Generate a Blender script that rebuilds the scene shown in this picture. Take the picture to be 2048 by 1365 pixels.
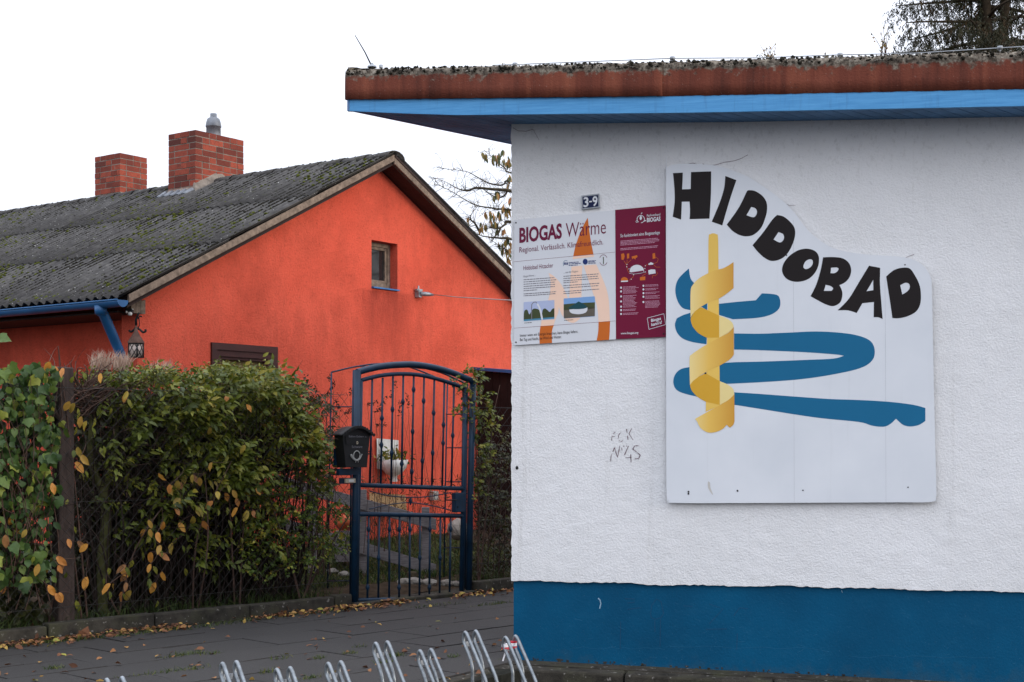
import bpy, bmesh, math, random
import numpy as np
from mathutils import Vector, Matrix
random.seed(7); rng = np.random.default_rng(11)
scene = bpy.context.scene
for o in list(bpy.data.objects): bpy.data.objects.remove(o)
COL = scene.collection
R = math.radians

# ---------------------------------------------------------------- camera
F, HY, EYE = 2900.0, 880.0, 1.6          # focal length and horizon of the photograph, eye height
cam_d = bpy.data.cameras.new('camera'); cam = bpy.data.objects.new('camera', cam_d); COL.objects.link(cam)
cam.location = (0, 0, EYE); cam.rotation_euler = (R(90), 0, 0)
cam_d.sensor_width = 36; cam_d.lens = F/2048*36; cam_d.shift_y = (HY-682.5)/2048
cam_d.clip_start = .1; cam_d.clip_end = 2000
scene.camera = cam

# ---------------------------------------------------------------- sky, sun, exposure
world = bpy.data.worlds.new('World'); scene.world = world; world.use_nodes = True
wt = world.node_tree; wt.nodes.clear()
SUN_EL, SUN_AZ = 9, 70                   # veiled low sun: behind the camera, to the right
sky = wt.nodes.new('ShaderNodeTexSky'); sky.sky_type = 'NISHITA'; sky.sun_disc = False
sky.sun_elevation = R(SUN_EL); sky.sun_rotation = R(180-SUN_AZ); sky.dust_density = 4; sky.air_density = 1.5
skys = wt.nodes.new('ShaderNodeVectorMath'); skys.operation = 'SCALE'; skys.inputs['Scale'].default_value = .12
wmix = wt.nodes.new('ShaderNodeMix'); wmix.data_type = 'RGBA'; wmix.inputs[0].default_value = .86
# standard overcast sky: three times as bright overhead as at the horizon, L = Lz (1 + 2 sin h) / 3
wtc = wt.nodes.new('ShaderNodeTexCoord'); wsep = wt.nodes.new('ShaderNodeSeparateXYZ'); wt.links.new(wtc.outputs['Generated'], wsep.inputs[0])
wcl = wt.nodes.new('ShaderNodeMath'); wcl.operation = 'MAXIMUM'; wcl.inputs[1].default_value = 0; wt.links.new(wsep.outputs[2], wcl.inputs[0])
wl_ = wt.nodes.new('ShaderNodeMath'); wl_.operation = 'MULTIPLY_ADD'; wl_.inputs[1].default_value = 2/3; wl_.inputs[2].default_value = 1/3; wt.links.new(wcl.outputs[0], wl_.inputs[0])
wsc = wt.nodes.new('ShaderNodeVectorMath'); wsc.operation = 'SCALE'; wsc.inputs[0].default_value = (2.72, 2.86, 3.24); wt.links.new(wl_.outputs[0], wsc.inputs['Scale'])
wt.links.new(wsc.outputs[0], wmix.inputs[7])
bg = wt.nodes.new('ShaderNodeBackground'); bg.inputs['Strength'].default_value = 1.0
wo = wt.nodes.new('ShaderNodeOutputWorld')
wt.links.new(sky.outputs[0], skys.inputs[0]); wt.links.new(skys.outputs[0], wmix.inputs[6])
wt.links.new(wmix.outputs[2], bg.inputs['Color']); wt.links.new(bg.outputs[0], wo.inputs[0])
sun_d = bpy.data.lights.new('sun', 'SUN'); sun = bpy.data.objects.new('sun', sun_d); COL.objects.link(sun)
sun_d.energy = 1.5; sun_d.angle = R(22); sun_d.color = (1, .92, .82)
sun_dir = Vector((math.sin(R(SUN_AZ))*math.cos(R(SUN_EL)), -math.cos(R(SUN_AZ))*math.cos(R(SUN_EL)), math.sin(R(SUN_EL))))
sun.rotation_euler = sun_dir.to_track_quat('Z', 'Y').to_euler(); sun.location = (0, -20, 20)
vs = scene.view_settings
vs.view_transform = 'Standard'; vs.look = 'None'; vs.exposure = .02; vs.gamma = 1; vs.use_curve_mapping = False

scene.cycles.max_bounces = 6; scene.cycles.diffuse_bounces = 3; scene.cycles.glossy_bounces = 3; scene.cycles.transmission_bounces = 3

# ---------------------------------------------------------------- materials
MATS = {}
def S(r, g, b):
    f = lambda c: (c/255/12.92 if c/255 <= .04045 else ((c/255+.055)/1.055)**2.4)
    return (f(r), f(g), f(b), 1)
class NT:
    def __init__(s, name):
        s.m = bpy.data.materials.new(name); s.m.use_nodes = True; s.t = s.m.node_tree; s.n = s.t.nodes; s.l = s.t.links
        s.b = s.n['Principled BSDF']; MATS[name] = s.m
        s.pos = s.n.new('ShaderNodeNewGeometry').outputs['Position']
    def coord(s, scale=(1,1,1), rot=(0,0,0), src=None):
        mp = s.n.new('ShaderNodeMapping'); mp.inputs['Scale'].default_value = scale; mp.inputs['Rotation'].default_value = rot
        s.l.new(src or s.pos, mp.inputs[0]); return mp.outputs[0]
    def noise(s, scale, detail=4, rough=.55, vec=None, dist=0):
        n = s.n.new('ShaderNodeTexNoise'); n.inputs['Scale'].default_value = scale; n.inputs['Detail'].default_value = detail
        n.inputs['Roughness'].default_value = rough; n.inputs['Distortion'].default_value = dist
        s.l.new(vec or s.pos, n.inputs['Vector']); return n.outputs[0]
    def voro(s, scale, vec=None, out=0, feature='F1'):
        n = s.n.new('ShaderNodeTexVoronoi'); n.inputs['Scale'].default_value = scale; n.feature = feature
        s.l.new(vec or s.pos, n.inputs['Vector']); return n.outputs[out]
    def ramp(s, fac, stops, interp='LINEAR'):
        r = s.n.new('ShaderNodeValToRGB'); e = r.color_ramp.elements; r.color_ramp.interpolation = interp
        while len(e) < len(stops): e.new(.5)
        for k, (p, c) in enumerate(stops):
            e[k].position = p; e[k].color = c if isinstance(c, tuple) else (c, c, c, 1)
        s.l.new(fac, r.inputs[0]); return r.outputs[0]
    def mix(s, fac, a, b, blend='MIX'):
        m = s.n.new('ShaderNodeMix'); m.data_type = 'RGBA'; m.blend_type = blend
        for sock, v in ((m.inputs[0], fac), (m.inputs[6], a), (m.inputs[7], b)):
            if isinstance(v, (int, float, tuple)): sock.default_value = v
            else: s.l.new(v, sock)
        return m.outputs[2]
    def math(s, op, a, b=0.0, c=0.0):
        m = s.n.new('ShaderNodeMath'); m.operation = op
        for k, v in enumerate((a, b, c)):
            if isinstance(v, (int, float)): m.inputs[k].default_value = v
            else: s.l.new(v, m.inputs[k])
        return m.outputs[0]
    def sep(s, vec=None):
        n = s.n.new('ShaderNodeSeparateXYZ'); s.l.new(vec or s.pos, n.inputs[0]); return n.outputs
    def attr(s, name):
        n = s.n.new('ShaderNodeAttribute'); n.attribute_name = name; return n.outputs['Fac']
    def rand(s): return s.n.new('ShaderNodeObjectInfo').outputs['Random']
    def bump(s, h, strength=.5, dist=.01, prev=None):
        b = s.n.new('ShaderNodeBump'); b.inputs['Strength'].default_value = strength; b.inputs['Distance'].default_value = dist
        s.l.new(h, b.inputs['Height'])
        if prev: s.l.new(prev, b.inputs['Normal'])
        return b.outputs[0]
    def done(s, col, rough=.8, normal=None, metal=0, spec=.5):
        for sock, v in ((s.b.inputs['Base Color'], col), (s.b.inputs['Roughness'], rough), (s.b.inputs['Metallic'], metal)):
            if isinstance(v, (int, float, tuple)): sock.default_value = v
            else: s.l.new(v, sock)
        s.b.inputs['Specular IOR Level'].default_value = spec
        if normal: s.l.new(normal, s.b.inputs['Normal'])
        return s.m
def simple(name, c, rough=.7, var=.25, scale=6, bump=.15, bscale=60, metal=0, spec=.4, stretch=(1,1,1)):
    t = NT(name); v = t.coord(stretch)
    n = t.noise(scale, 5, .6, v)
    d = tuple(x*(1-var) for x in c[:3])+(1,); u = tuple(min(1, x*(1+var)) for x in c[:3])+(1,)
    col = t.ramp(n, [(.3, d), (.7, u)])
    return t.done(col, rough, t.bump(t.noise(bscale, 3, .6, v), bump, .004), metal, spec)

STAIN_T, STAIN_Z = 13.77, 3.47           # rain stain under the attic sill (along the gable, height)
def make_materials():
    # rough-cast white render
    t = NT('white_render')
    n1 = t.noise(1.3, 4); n2 = t.noise(9, 4)
    streak = t.noise(5, 4, .6, t.coord((1.6, 1.6, .12)))
    c = t.ramp(n1, [(.3, (.69,.69,.69,1)), (.7, (.75,.75,.755,1))])
    c = t.mix(t.ramp(streak, [(.55, 0.), (.85, .10)]), c, (.50,.49,.47,1))
    zz = t.sep()[2]
    top = t.math('MULTIPLY', t.ramp(t.math('MULTIPLY_ADD', zz, 1.0, -2.95), [(.0, 0.), (.95, 1.)]), t.ramp(t.noise(34, 6, .7, t.coord((1,1,.6))), [(.54, 0.), (.66, .30)]))
    c = t.mix(top, c, (.30,.29,.27,1))
    drip = t.math('MULTIPLY', t.ramp(t.noise(3.2, 5, .7, t.coord((3.2, 3.2, .10))), [(.60, 0.), (.72, .5)]), t.ramp(t.noise(6, 5, .7), [(.35, .2), (.65, 1.)]))
    c = t.mix(drip, c, (.46,.45,.43,1))
    spl = t.ramp(t.math('MULTIPLY_ADD', zz, -1.3, t.math('MULTIPLY_ADD', t.noise(7, 6, .75), 1.2, .62)), [(.40, 0.), (.85, .35)])
    c = t.mix(spl, c, (.50,.50,.47,1))
    pit = t.ramp(t.noise(75, 2, .5), [(.24, 1.), (.34, 0.)])
    c = t.mix(t.math('MULTIPLY', pit, .28), c, (.40,.40,.41,1))
    b1 = t.bump(t.noise(72, 4, .62, dist=.5), .9, .008)
    b2 = t.bump(t.noise(13, 3), .4, .008, b1)
    t.done(c, .95, b2, spec=.15)
    # blue plinth paint
    t = NT('blue_plinth')
    c = t.ramp(t.noise(2.2, 5), [(.3, S(0, 66, 98)), (.7, S(0, 77, 112))])
    c = t.mix(t.ramp(t.noise(5, 7, .7, t.coord((1,1,2.0))), [(.55, 0.), (.8, .30)]), c, S(34, 96, 128))
    c = t.mix(t.ramp(t.math('MULTIPLY_ADD', t.sep()[2], -2.2, t.noise(9, 5, .7)), [(.42, 0.), (.75, .35)]), c, S(58, 74, 78))
    c = t.mix(t.ramp(t.noise(220, 2), [(.70, 0.), (.76, .5)]), c, S(120, 160, 180))
    t.done(c, .62, t.bump(t.noise(60, 4), .35, .006), spec=.12)
    # fibre cement capping
    t = NT('brown_capping')
    x = t.coord((7, 7, .35)); c = t.ramp(t.noise(1.0, 5, .65, x), [(.25, S(68, 38, 32)), (.5, S(106, 56, 43)), (.75, S(136, 78, 58))])
    c = t.mix(t.ramp(t.noise(2.0, 3, .5), [(.6, 0.), (.78, .6)]), c, S(136, 78, 62))
    c = t.mix(t.ramp(t.noise(90, 2, .5), [(.70, 0.), (.75, .6)]), c, S(150, 130, 120))
    c = t.mix(t.ramp(t.noise(14, 4, .6), [(.66, 0.), (.74, .5)]), c, S(44, 26, 26))
    h = t.attr('edge')
    hn = t.math('ADD', h, t.math('MULTIPLY_ADD', t.noise(16, 5, .7), .9, -.45))
    c = t.mix(t.ramp(hn, [(.52, 0.), (.66, 1.)]), c, t.ramp(t.noise(26, 4, .7), [(.36, S(38, 33, 28)), (.5, S(98, 89, 78)), (.68, S(150, 142, 128))]))
    t.done(c, .9, t.bump(t.noise(70, 4, .6), .5, .008), spec=.2)
    # light blue painted boards
    t = NT('blue_board')
    g = t.noise(3, 5, .65, t.coord((1.5, 1.5, 26)))
    c = t.ramp(g, [(.3, S(66, 134, 186)), (.7, S(86, 154, 204))])
    c = t.mix(t.ramp(t.noise(5, 5, .7, t.coord((7, 7, .5))), [(.56, 0.), (.75, .35)]), c, S(52, 88, 130))
    t.done(c, .6, t.bump(g, .2, .004), spec=.3)
    simple('blue_soffit', S(80, 120, 158), .7, .3, 4, .2, 40)
    # orange house render
    t = NT('orange_render')
    c = t.ramp(t.noise(.9, 4), [(.3, S(222, 92, 70)), (.7, S(238, 106, 82))])
    st = t.math('MULTIPLY', t.noise(4.0, 6, .7, t.coord((1.3, 1.3, .3), (0,0,.8))), t.noise(.55, 3))
    c = t.mix(t.ramp(st, [(.22, 0.), (.42, .42)]), c, S(156, 68, 56))
    ss = t.n.new('ShaderNodeVectorMath'); ss.operation = 'DOT_PRODUCT'; ss.inputs[1].default_value = (.586, .81, 0); t.l.new(t.pos, ss.inputs[0])
    gt_ = t.math('SUBTRACT', ss.outputs['Value'], STAIN_T); wz = t.math('SUBTRACT', STAIN_Z, t.sep()[2])
    msk = t.math('MULTIPLY', t.ramp(t.math('ABSOLUTE', t.math('MULTIPLY_ADD', t.noise(6, 4), .3, t.math('SUBTRACT', gt_, .15))), [(.25, 1.), (.6, 0.)]), t.math('MULTIPLY', t.ramp(wz, [(.0, 0.), (.03, 1.), (.55, .35), (1, 0.)]), t.ramp(t.noise(5, 6, .7, t.coord((2,2,.5))), [(.3, .2), (.65, 1.)])))
    c = t.mix(t.math('MULTIPLY', msk, .7), c, S(120, 50, 42))
    c = t.mix(t.ramp(t.noise(1.1, 6, .7, t.coord((1,1,1), (.4,.3,1.3))), [(.46, 0.), (.70, .6)]), c, S(178, 74, 56))
    c = t.mix(t.ramp(t.noise(34, 5, .75), [(.54, 0.), (.66, .35)]), c, S(150, 54, 40))
    t.done(c, .95, t.bump(t.noise(40, 6, .75), 1.0, .02), spec=.1)
    # corrugated fibre cement roof
    t = NT('roof_sheet')
    n = t.noise(7, 6, .7); r = t.rand()
    c = t.ramp(n, [(.25, S(54, 52, 51)), (.5, S(75, 73, 71)), (.75, S(98, 95, 92))])
    c = t.mix(t.math('MULTIPLY', r, .35), c, S(60, 58, 58))
    c = t.mix(t.ramp(t.noise(11, 5, .75), [(.60, 0.), (.68, .7)]), c, t.ramp(t.noise(30, 3), [(.3, S(34, 36, 20)), (.7, S(80, 84, 38))]))
    c = t.mix(t.ramp(t.noise(38, 3, .6), [(.67, 0.), (.71, .85)]), c, S(180, 178, 172))
    t.done(c, .95, t.bump(t.noise(60, 5, .7), .35, .008), spec=.15)
    # bricks and mortar
    t = NT('brick')
    r = t.rand(); c = t.ramp(r, [(0, S(104, 52, 43)), (.35, S(140, 68, 53)), (.65, S(160, 78, 59)), (.85, S(126, 62, 50)), (1, S(78, 46, 41))])
    c = t.mix(t.ramp(t.noise(22, 5, .7), [(.5, 0.), (.75, .7)]), c, S(88, 48, 42))
    c = t.mix(t.ramp(t.noise(3, 3, .6), [(.52, 0.), (.7, .45)]), c, S(84, 50, 46))
    t.done(c, .9, t.bump(t.noise(80, 4), .5, .006), spec=.2)
    simple('mortar', S(132, 122, 112), .95, .3, 14, .6, 70, spec=.1)
    simple('weathered_wood', S(122, 106, 92), .85, .45, 16, .5, 70, spec=.2, stretch=(1, 1, 1))
    simple('grey_plank', S(126, 120, 120), .9, .35, 5, .5, 60, spec=.15, stretch=(2, 2, 14))
    simple('dark_wood', S(62, 28, 24), .6, .3, 5, .3, 60, spec=.35, stretch=(2, 2, 10))
    simple('porch_wood', S(34, 22, 20), .8, .3, 5, .3, 60, spec=.15)
    simple('soffit_wood', S(46, 28, 22), .8, .3, 5, .3, 60)
    simple('gutter_blue', S(26, 84, 132), .45, .2, 5, .1, 60, spec=.5)
    simple('gate_blue', S(10, 40, 62), .45, .3, 9, .12, 120, spec=.3)
    simple('sill_blue', S(52, 106, 160), .6, .2, 9, .1, 80)
    simple('pot_metal', S(120, 124, 130), .55, .3, 8, .2, 60, metal=.3)
    simple('lead_flashing', S(124, 128, 134), .6, .3, 20, .4, 40, metal=.2)
    simple('galvanised', S(128, 134, 138), .36, .3, 30, .15, 120, metal=.6, spec=.5)
    simple('galvanised_dull', S(150, 154, 158), .55, .25, 20, .1, 80, metal=.6)
    simple('black_metal', S(9, 9, 11), .6, .2, 8, .1, 80, spec=.4)
    simple('rust_metal', S(92, 68, 58), .8, .35, 20, .3, 80, metal=.2)
    simple('wire', S(52, 50, 48), .6, .2, 20, .05, 60, metal=.4)
    simple('post_brown', S(60, 50, 46), .85, .35, 9, .5, 50, spec=.2, stretch=(4, 4, .8))
    simple('bark', S(74, 66, 52), .95, .4, 16, .8, 60, spec=.1, stretch=(1, 1, .4))
    simple('bark_dark', S(52, 44, 34), .95, .4, 16, .8, 60, spec=.1)
    simple('bark_green', S(78, 78, 48), .95, .4, 16, .8, 60, spec=.1)
    simple('twig', S(82, 64, 56), .9, .4, 9, .2, 60, spec=.15)
    simple('dark_twig', S(50, 42, 38), .9, .35, 9, .2, 60, spec=.1)
    simple('soil', S(62, 52, 42), 1, .5, 9, .9, 30, spec=.05)
    simple('stone', S(136, 130, 122), .9, .3, 12, .6, 40, spec=.15)
    simple('white_ceramic', S(206, 204, 198), .5, .15, 14, .1, 40)
    simple('reed', S(150, 122, 84), .9, .4, 30, .5, 40, stretch=(4, 4, 1))
    simple('terracotta', S(190, 92, 54), .7, .2, 12, .1, 40)
    simple('plastic_grey', S(150, 150, 146), .5, .15, 9, .05, 40)
    simple('plastic_beige', S(196, 184, 160), .5, .1, 9, .05, 40)
    simple('paper', S(226, 226, 222), .6, .05, 9, .02, 40)
    simple('tape_red', S(188, 44, 60), .4, .1, 9, .05, 40); simple('tape_white', S(232, 232, 236), .4, .05, 9, .05, 40)
    simple('lantern_glass', S(176, 160, 150), .35, .2, 18, .1, 40)
    simple('blind', S(104, 86, 50), .8, .25, 20, .3, 60, stretch=(30, 30, 1))
    simple('moss', S(70, 74, 30), 1, .5, 30, .8, 90, spec=.05); simple('moss_and_shade', S(44, 42, 36), 1, .5, 30, .8, 90, spec=.05)  # the darker one colours roof-edge moss and the painted shade between roof waves
    simple('lichen_crust', S(120, 116, 108), 1, .6, 30, .9, 90, spec=.05)
    # concrete kerb with lichen
    t = NT('kerb_concrete')
    c = t.ramp(t.noise(8, 6, .65), [(.3, S(38, 36, 32)), (.7, S(70, 66, 59))])
    c = t.mix(t.ramp(t.noise(24, 3, .5), [(.64, 0.), (.69, .6)]), c, S(140, 136, 130))
    c = t.mix(t.ramp(t.noise(4, 4), [(.5, 0.), (.7, .6)]), c, S(58, 60, 40))
    t.done(c, .95, t.bump(t.noise(90, 4), .6, .008), spec=.15)
    t = NT('paving')
    r = t.rand()
    c = t.ramp(t.noise(90, 5, .8), [(.3, S(32, 31, 30)), (.5, S(53, 51, 50)), (.75, S(78, 76, 75))])
    c = t.mix(t.math('MULTIPLY', r, .3), c, S(66, 64, 62))
    c = t.mix(t.ramp(t.noise(1.7, 5, .6), [(.45, 0.), (.7, .5)]), c, S(52, 50, 49))
    t.done(c, .88, t.bump(t.noise(160, 4), .5, .006), spec=.25)
    simple('joint_soil', S(40, 40, 36), 1, .4, 20, .8, 50, spec=.05)
    simple('asphalt', S(62, 61, 61), .92, .3, 60, .6, 160, spec=.2)
    # window glass
    m = NT('glass_pane'); m.done((.02, .02, .02, 1), .04, spec=.5)
    # print colours
    def flat(name, c, rough=.5, var=.03): simple(name, c, rough, var, 3, .02, 90, spec=.15)
    flat('print_white', S(206, 208, 212)); flat('print_black', S(30, 25, 25)); flat('print_blue', S(24, 98, 136))
    t = NT('print_board_white')
    c = t.ramp(t.noise(2, 4), [(.3, S(204, 208, 213)), (.7, S(214, 217, 221))])
    c = t.mix(t.ramp(t.noise(6, 5, .6, t.coord((3, 3, .12))), [(.6, 0.), (.8, .12)]), c, S(150, 148, 146))
    t.done(c, .5, None, spec=.35)
    flat('stain_beige', S(184, 180, 174), var=.15)
    flat('print_yellow_dark', S(206, 158, 52)); flat('print_yellow_light', S(226, 206, 142)); flat('print_yellow_pole', S(224, 186, 92))
    flat('print_maroon', S(108, 18, 50)); flat('print_orange', S(192, 100, 38)); flat('print_peach', S(234, 200, 178))
    flat('print_plum', S(104, 26, 58)); flat('print_grey', S(120, 118, 124)); flat('print_pink', S(186, 138, 158)); flat('print_navy', S(36, 52, 104))
    flat('print_sky', S(120, 158, 204)); flat('print_sky_pale', S(168, 178, 206)); flat('print_leaf', S(66, 74, 48), var=.4); flat('print_tank', S(28, 70, 78))
    flat('print_earth', S(98, 92, 82), var=.3); flat('print_water', S(70, 130, 158)); flat('plate_blue', S(22, 32, 66))
    simple('graffiti', S(92, 62, 74), .8, .4, 60, .1, 60); simple('graffiti_blue', S(2, 62, 96), .6, .2, 20, .1, 60); simple('scuff_blue', S(16, 92, 128), .8, .3, 50, .1, 60); simple('scuff_white', S(130, 160, 180), .8, .3, 50, .1, 60)
    simple('board_edge', S(120, 122, 128), .6, .2, 9, .05, 40)
    # leaves: colour per leaf from the face attribute rnd
    def leafmat(name, stops, rough=.5, trans=.25):
        t = NT(name); r = t.attr('rnd'); c = t.ramp(r, stops)
        c = t.mix(t.ramp(t.noise(60, 3), [(.45, 0.), (.8, .3)]), c, (.03, .03, .012, 1))
        t.done(c, rough, None, spec=.35)
        tr = t.n.new('ShaderNodeBsdfTranslucent'); ms = t.n.new('ShaderNodeMixShader'); ms.inputs[0].default_value = trans
        t.l.new(c, tr.inputs[0]); t.l.new(t.b.outputs[0], ms.inputs[1]); t.l.new(tr.outputs[0], ms.inputs[2])
        t.l.new(ms.outputs[0], t.n['Material Output'].inputs[0])
    leafmat('leaf_hedge', [(0, S(46, 56, 20)), (.3, S(72, 84, 25)), (.6, S(102, 110, 34)), (.85, S(138, 134, 48)), (1, S(156, 124, 44))])
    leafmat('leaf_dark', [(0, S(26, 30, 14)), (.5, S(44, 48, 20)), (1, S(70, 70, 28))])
    leafmat('leaf_vine', [(0, S(48, 70, 38)), (.4, S(68, 94, 46)), (.75, S(102, 122, 50)), (1, S(150, 150, 60))])
    leafmat('leaf_rose', [(0, S(40, 56, 28)), (.5, S(78, 98, 34)), (.85, S(122, 132, 44)), (1, S(164, 142, 48))])
    leafmat('leaf_autumn', [(0, S(196, 132, 56)), (.3, S(210, 154, 68)), (.5, S(184, 110, 64)), (.75, S(170, 152, 60)), (1, S(144, 88, 64))])
    leafmat('leaf_litter', [(0, S(78, 50, 36)), (.4, S(112, 72, 48)), (.7, S(144, 100, 62)), (.9, S(176, 142, 76)), (1, S(140, 138, 60))], .8, .1)
    leafmat('leaf_cherry', [(0, S(52, 66, 38)), (.45, S(78, 84, 42)), (.7, S(160, 128, 68)), (1, S(170, 110, 66))])
    leafmat('needles', [(0, S(26, 30, 15)), (.5, S(42, 44, 20)), (.85, S(60, 54, 28)), (1, S(80, 58, 36))], .7, .15)
    leafmat('grass', [(0, S(34, 50, 22)), (.5, S(56, 76, 30)), (1, S(104, 104, 48))], .6, .2)
    leafmat('dry_grass', [(0, S(150, 124, 106)), (.5, S(184, 156, 138)), (1, S(206, 180, 160))], .8, .3)
    leafmat('seedhead', [(0, S(36, 26, 22)), (1, S(72, 54, 42))], .9, .1)
make_materials()
M = MATS

# ---------------------------------------------------------------- mesh helpers
ORG = {}                                  # world origin of every object
def link(o, parent=None):
    COL.objects.link(o)
    if parent: o.parent = parent
    return o
def empty(name, loc, parent=None):
    o = bpy.data.objects.new(name, None); o.empty_display_size = .1
    link(o, parent); p = ORG[parent.name] if parent else Vector((0,0,0))
    loc = Vector(loc); o.location = loc-p; ORG[o.name] = loc; return o
def tag(o, label=None, cat=None, group=None, kind=None):
    if label: o['label'] = label
    if cat: o['category'] = cat
    if group: o['group'] = group
    if kind: o['kind'] = kind
    return o
def thing(name, loc, label, cat, group=None): return tag(empty(name, loc), label, cat, group)
class MB:
    def __init__(s): s.v = []; s.f = []; s.sm = []
    def add(s, v, f, smooth=False):
        k = len(s.v); s.v += [tuple(p) for p in v]; s.f += [tuple(i+k for i in q) for q in f]; s.sm += [smooth]*len(f); return s
    def hexa(s, p):     # 8 points: bottom 4, top 4
        return s.add(p, [(3,2,1,0),(4,5,6,7),(0,1,5,4),(1,2,6,5),(2,3,7,6),(3,0,4,7)])
    def box(s, c, ax, ay, az):   # centre and half axis vectors
        c, ax, ay, az = map(Vector, (c, ax, ay, az))
        return s.hexa([c-ax-ay-az, c+ax-ay-az, c+ax+ay-az, c-ax+ay-az, c-ax-ay+az, c+ax-ay+az, c+ax+ay+az, c-ax+ay+az])
    def tube(s, pts, r, n=8, cap=True, smooth=True):
        pts = [Vector(p) for p in pts]; m = len(pts)
        rs = r if isinstance(r, (list, tuple)) else [r]*m
        t0 = (pts[1]-pts[0]).normalized(); up = Vector((0,0,1)) if abs(t0.z) < .9 else Vector((1,0,0))
        a = t0.cross(up).normalized(); V = []
        for k, p in enumerate(pts):
            t = (pts[min(k+1, m-1)]-pts[max(k-1, 0)])
            t = t.normalized() if t.length > 1e-9 else t0
            a = (a-t*a.dot(t))
            a = a.normalized() if a.length > 1e-6 else t.orthogonal().normalized()
            b = t.cross(a)
            for j in range(n):
                g = 2*math.pi*j/n; V.append(p+(a*math.cos(g)+b*math.sin(g))*rs[k])
        Fc = [(k*n+j, k*n+(j+1)%n, (k+1)*n+(j+1)%n, (k+1)*n+j) for k in range(m-1) for j in range(n)]
        s.add(V, Fc, smooth)
        if cap:
            k = len(s.v)-m*n; s.f += [tuple(k+j for j in reversed(range(n))), tuple(k+(m-1)*n+j for j in range(n))]; s.sm += [False, False]
        return s
    def lathe(s, c, prof, n=20, smooth=True):   # prof: (r, z)
        c = Vector(c); V = [c+Vector((r*math.cos(2*math.pi*j/n), r*math.sin(2*math.pi*j/n), z)) for r, z in prof for j in range(n)]
        return s.add(V, [(k*n+j, k*n+(j+1)%n, (k+1)*n+(j+1)%n, (k+1)*n+j) for k in range(len(prof)-1) for j in range(n)], smooth)
    def prism(s, poly, d):       # planar polygon extruded by vector d
        d = Vector(d); poly = [Vector(p) for p in poly]; n = len(poly)
        return s.add(poly+[p+d for p in poly], [tuple(range(n)), tuple(range(2*n-1, n-1, -1))]+[(i, n+i, n+(i+1)%n, (i+1)%n) for i in range(n)])
    def mesh(s, name, mat, org=(0,0,0)):
        me = bpy.data.meshes.new(name); o = Vector(org)
        me.from_pydata([tuple(Vector(p)-o) for p in s.v], [], s.f)
        me.polygons.foreach_set('use_smooth', s.sm); me.materials.append(mat); me.update()
        bm = bmesh.new(); bm.from_mesh(me); bmesh.ops.recalc_face_normals(bm, faces=bm.faces); bm.to_mesh(me); bm.free()
        return me
    def obj(s, name, mat, parent=None, loc=None, bevel=0):
        org = ORG[parent.name] if parent else Vector(loc or (0,0,0))
        if isinstance(mat, str): mat = M[mat]
        o = bpy.data.objects.new(name, s.mesh(name, mat, org)); link(o, parent)
        if not parent: o.location = org
        ORG[o.name] = Vector(org)
        if bevel:
            b = o.modifiers.new('bevel', 'BEVEL'); b.width = bevel; b.segments = 2; b.limit_method = 'ANGLE'; b.angle_limit = R(40)
        return o
def part(name, mat, parent, fn, bevel=0):
    m = MB(); fn(m); return m.obj(name, mat, parent, bevel=bevel)
def placed(name, me, loc, parent, rot=(0,0,0), scale=(1,1,1)):
    o = bpy.data.objects.new(name, me); link(o, parent)
    o.location = Vector(loc)-(ORG[parent.name] if parent else Vector((0,0,0))); o.rotation_euler = rot; o.scale = scale
    ORG[o.name] = Vector(loc); return o
def crom(pts, closed=False, sub=6):
    P = [Vector(p) for p in pts]; n = len(P); out = []
    rngk = range(n if closed else n-1)
    for k in rngk:
        if closed: a, b, c, d = P[k-1], P[k], P[(k+1)%n], P[(k+2)%n]
        else: a, b, c, d = P[max(k-1,0)], P[k], P[k+1], P[min(k+2,n-1)]
        for j in range(sub):
            t = j/sub
            out.append(.5*((2*b)+(c-a)*t+(2*a-5*b+4*c-d)*t*t+(3*b-a-3*c+d)*t**3))
    if not closed: out.append(P[-1])
    return out
# big triangle soups (leaves, needles, grass) with a per-face random attribute
def soup(name, verts, faces, rnd, mat, parent=None, loc=(0,0,0), kind=None):
    org = np.array(ORG[parent.name] if parent else loc)
    v = np.asarray(verts, dtype=np.float64)-org; f = np.asarray(faces, dtype=np.int32)
    me = bpy.data.meshes.new(name); k = f.shape[1]
    me.vertices.add(len(v)); me.vertices.foreach_set('co', v.astype(np.float32).ravel())
    me.loops.add(f.size); me.loops.foreach_set('vertex_index', f.ravel())
    me.polygons.add(len(f)); me.polygons.foreach_set('loop_start', np.arange(0, f.size, k, dtype=np.int32))
    me.update(calc_edges=True); me.validate()
    at = me.attributes.new('rnd', 'FLOAT', 'FACE'); at.data.foreach_set('value', np.asarray(rnd, dtype=np.float32))
    me.materials.append(M[mat]); o = bpy.data.objects.new(name, me); link(o, parent)
    if not parent: o.location = loc
    ORG[o.name] = Vector(org)
    if kind: o['kind'] = kind
    return o
def unit(v): return v/np.maximum(np.linalg.norm(v, axis=-1, keepdims=True), 1e-9)
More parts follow.
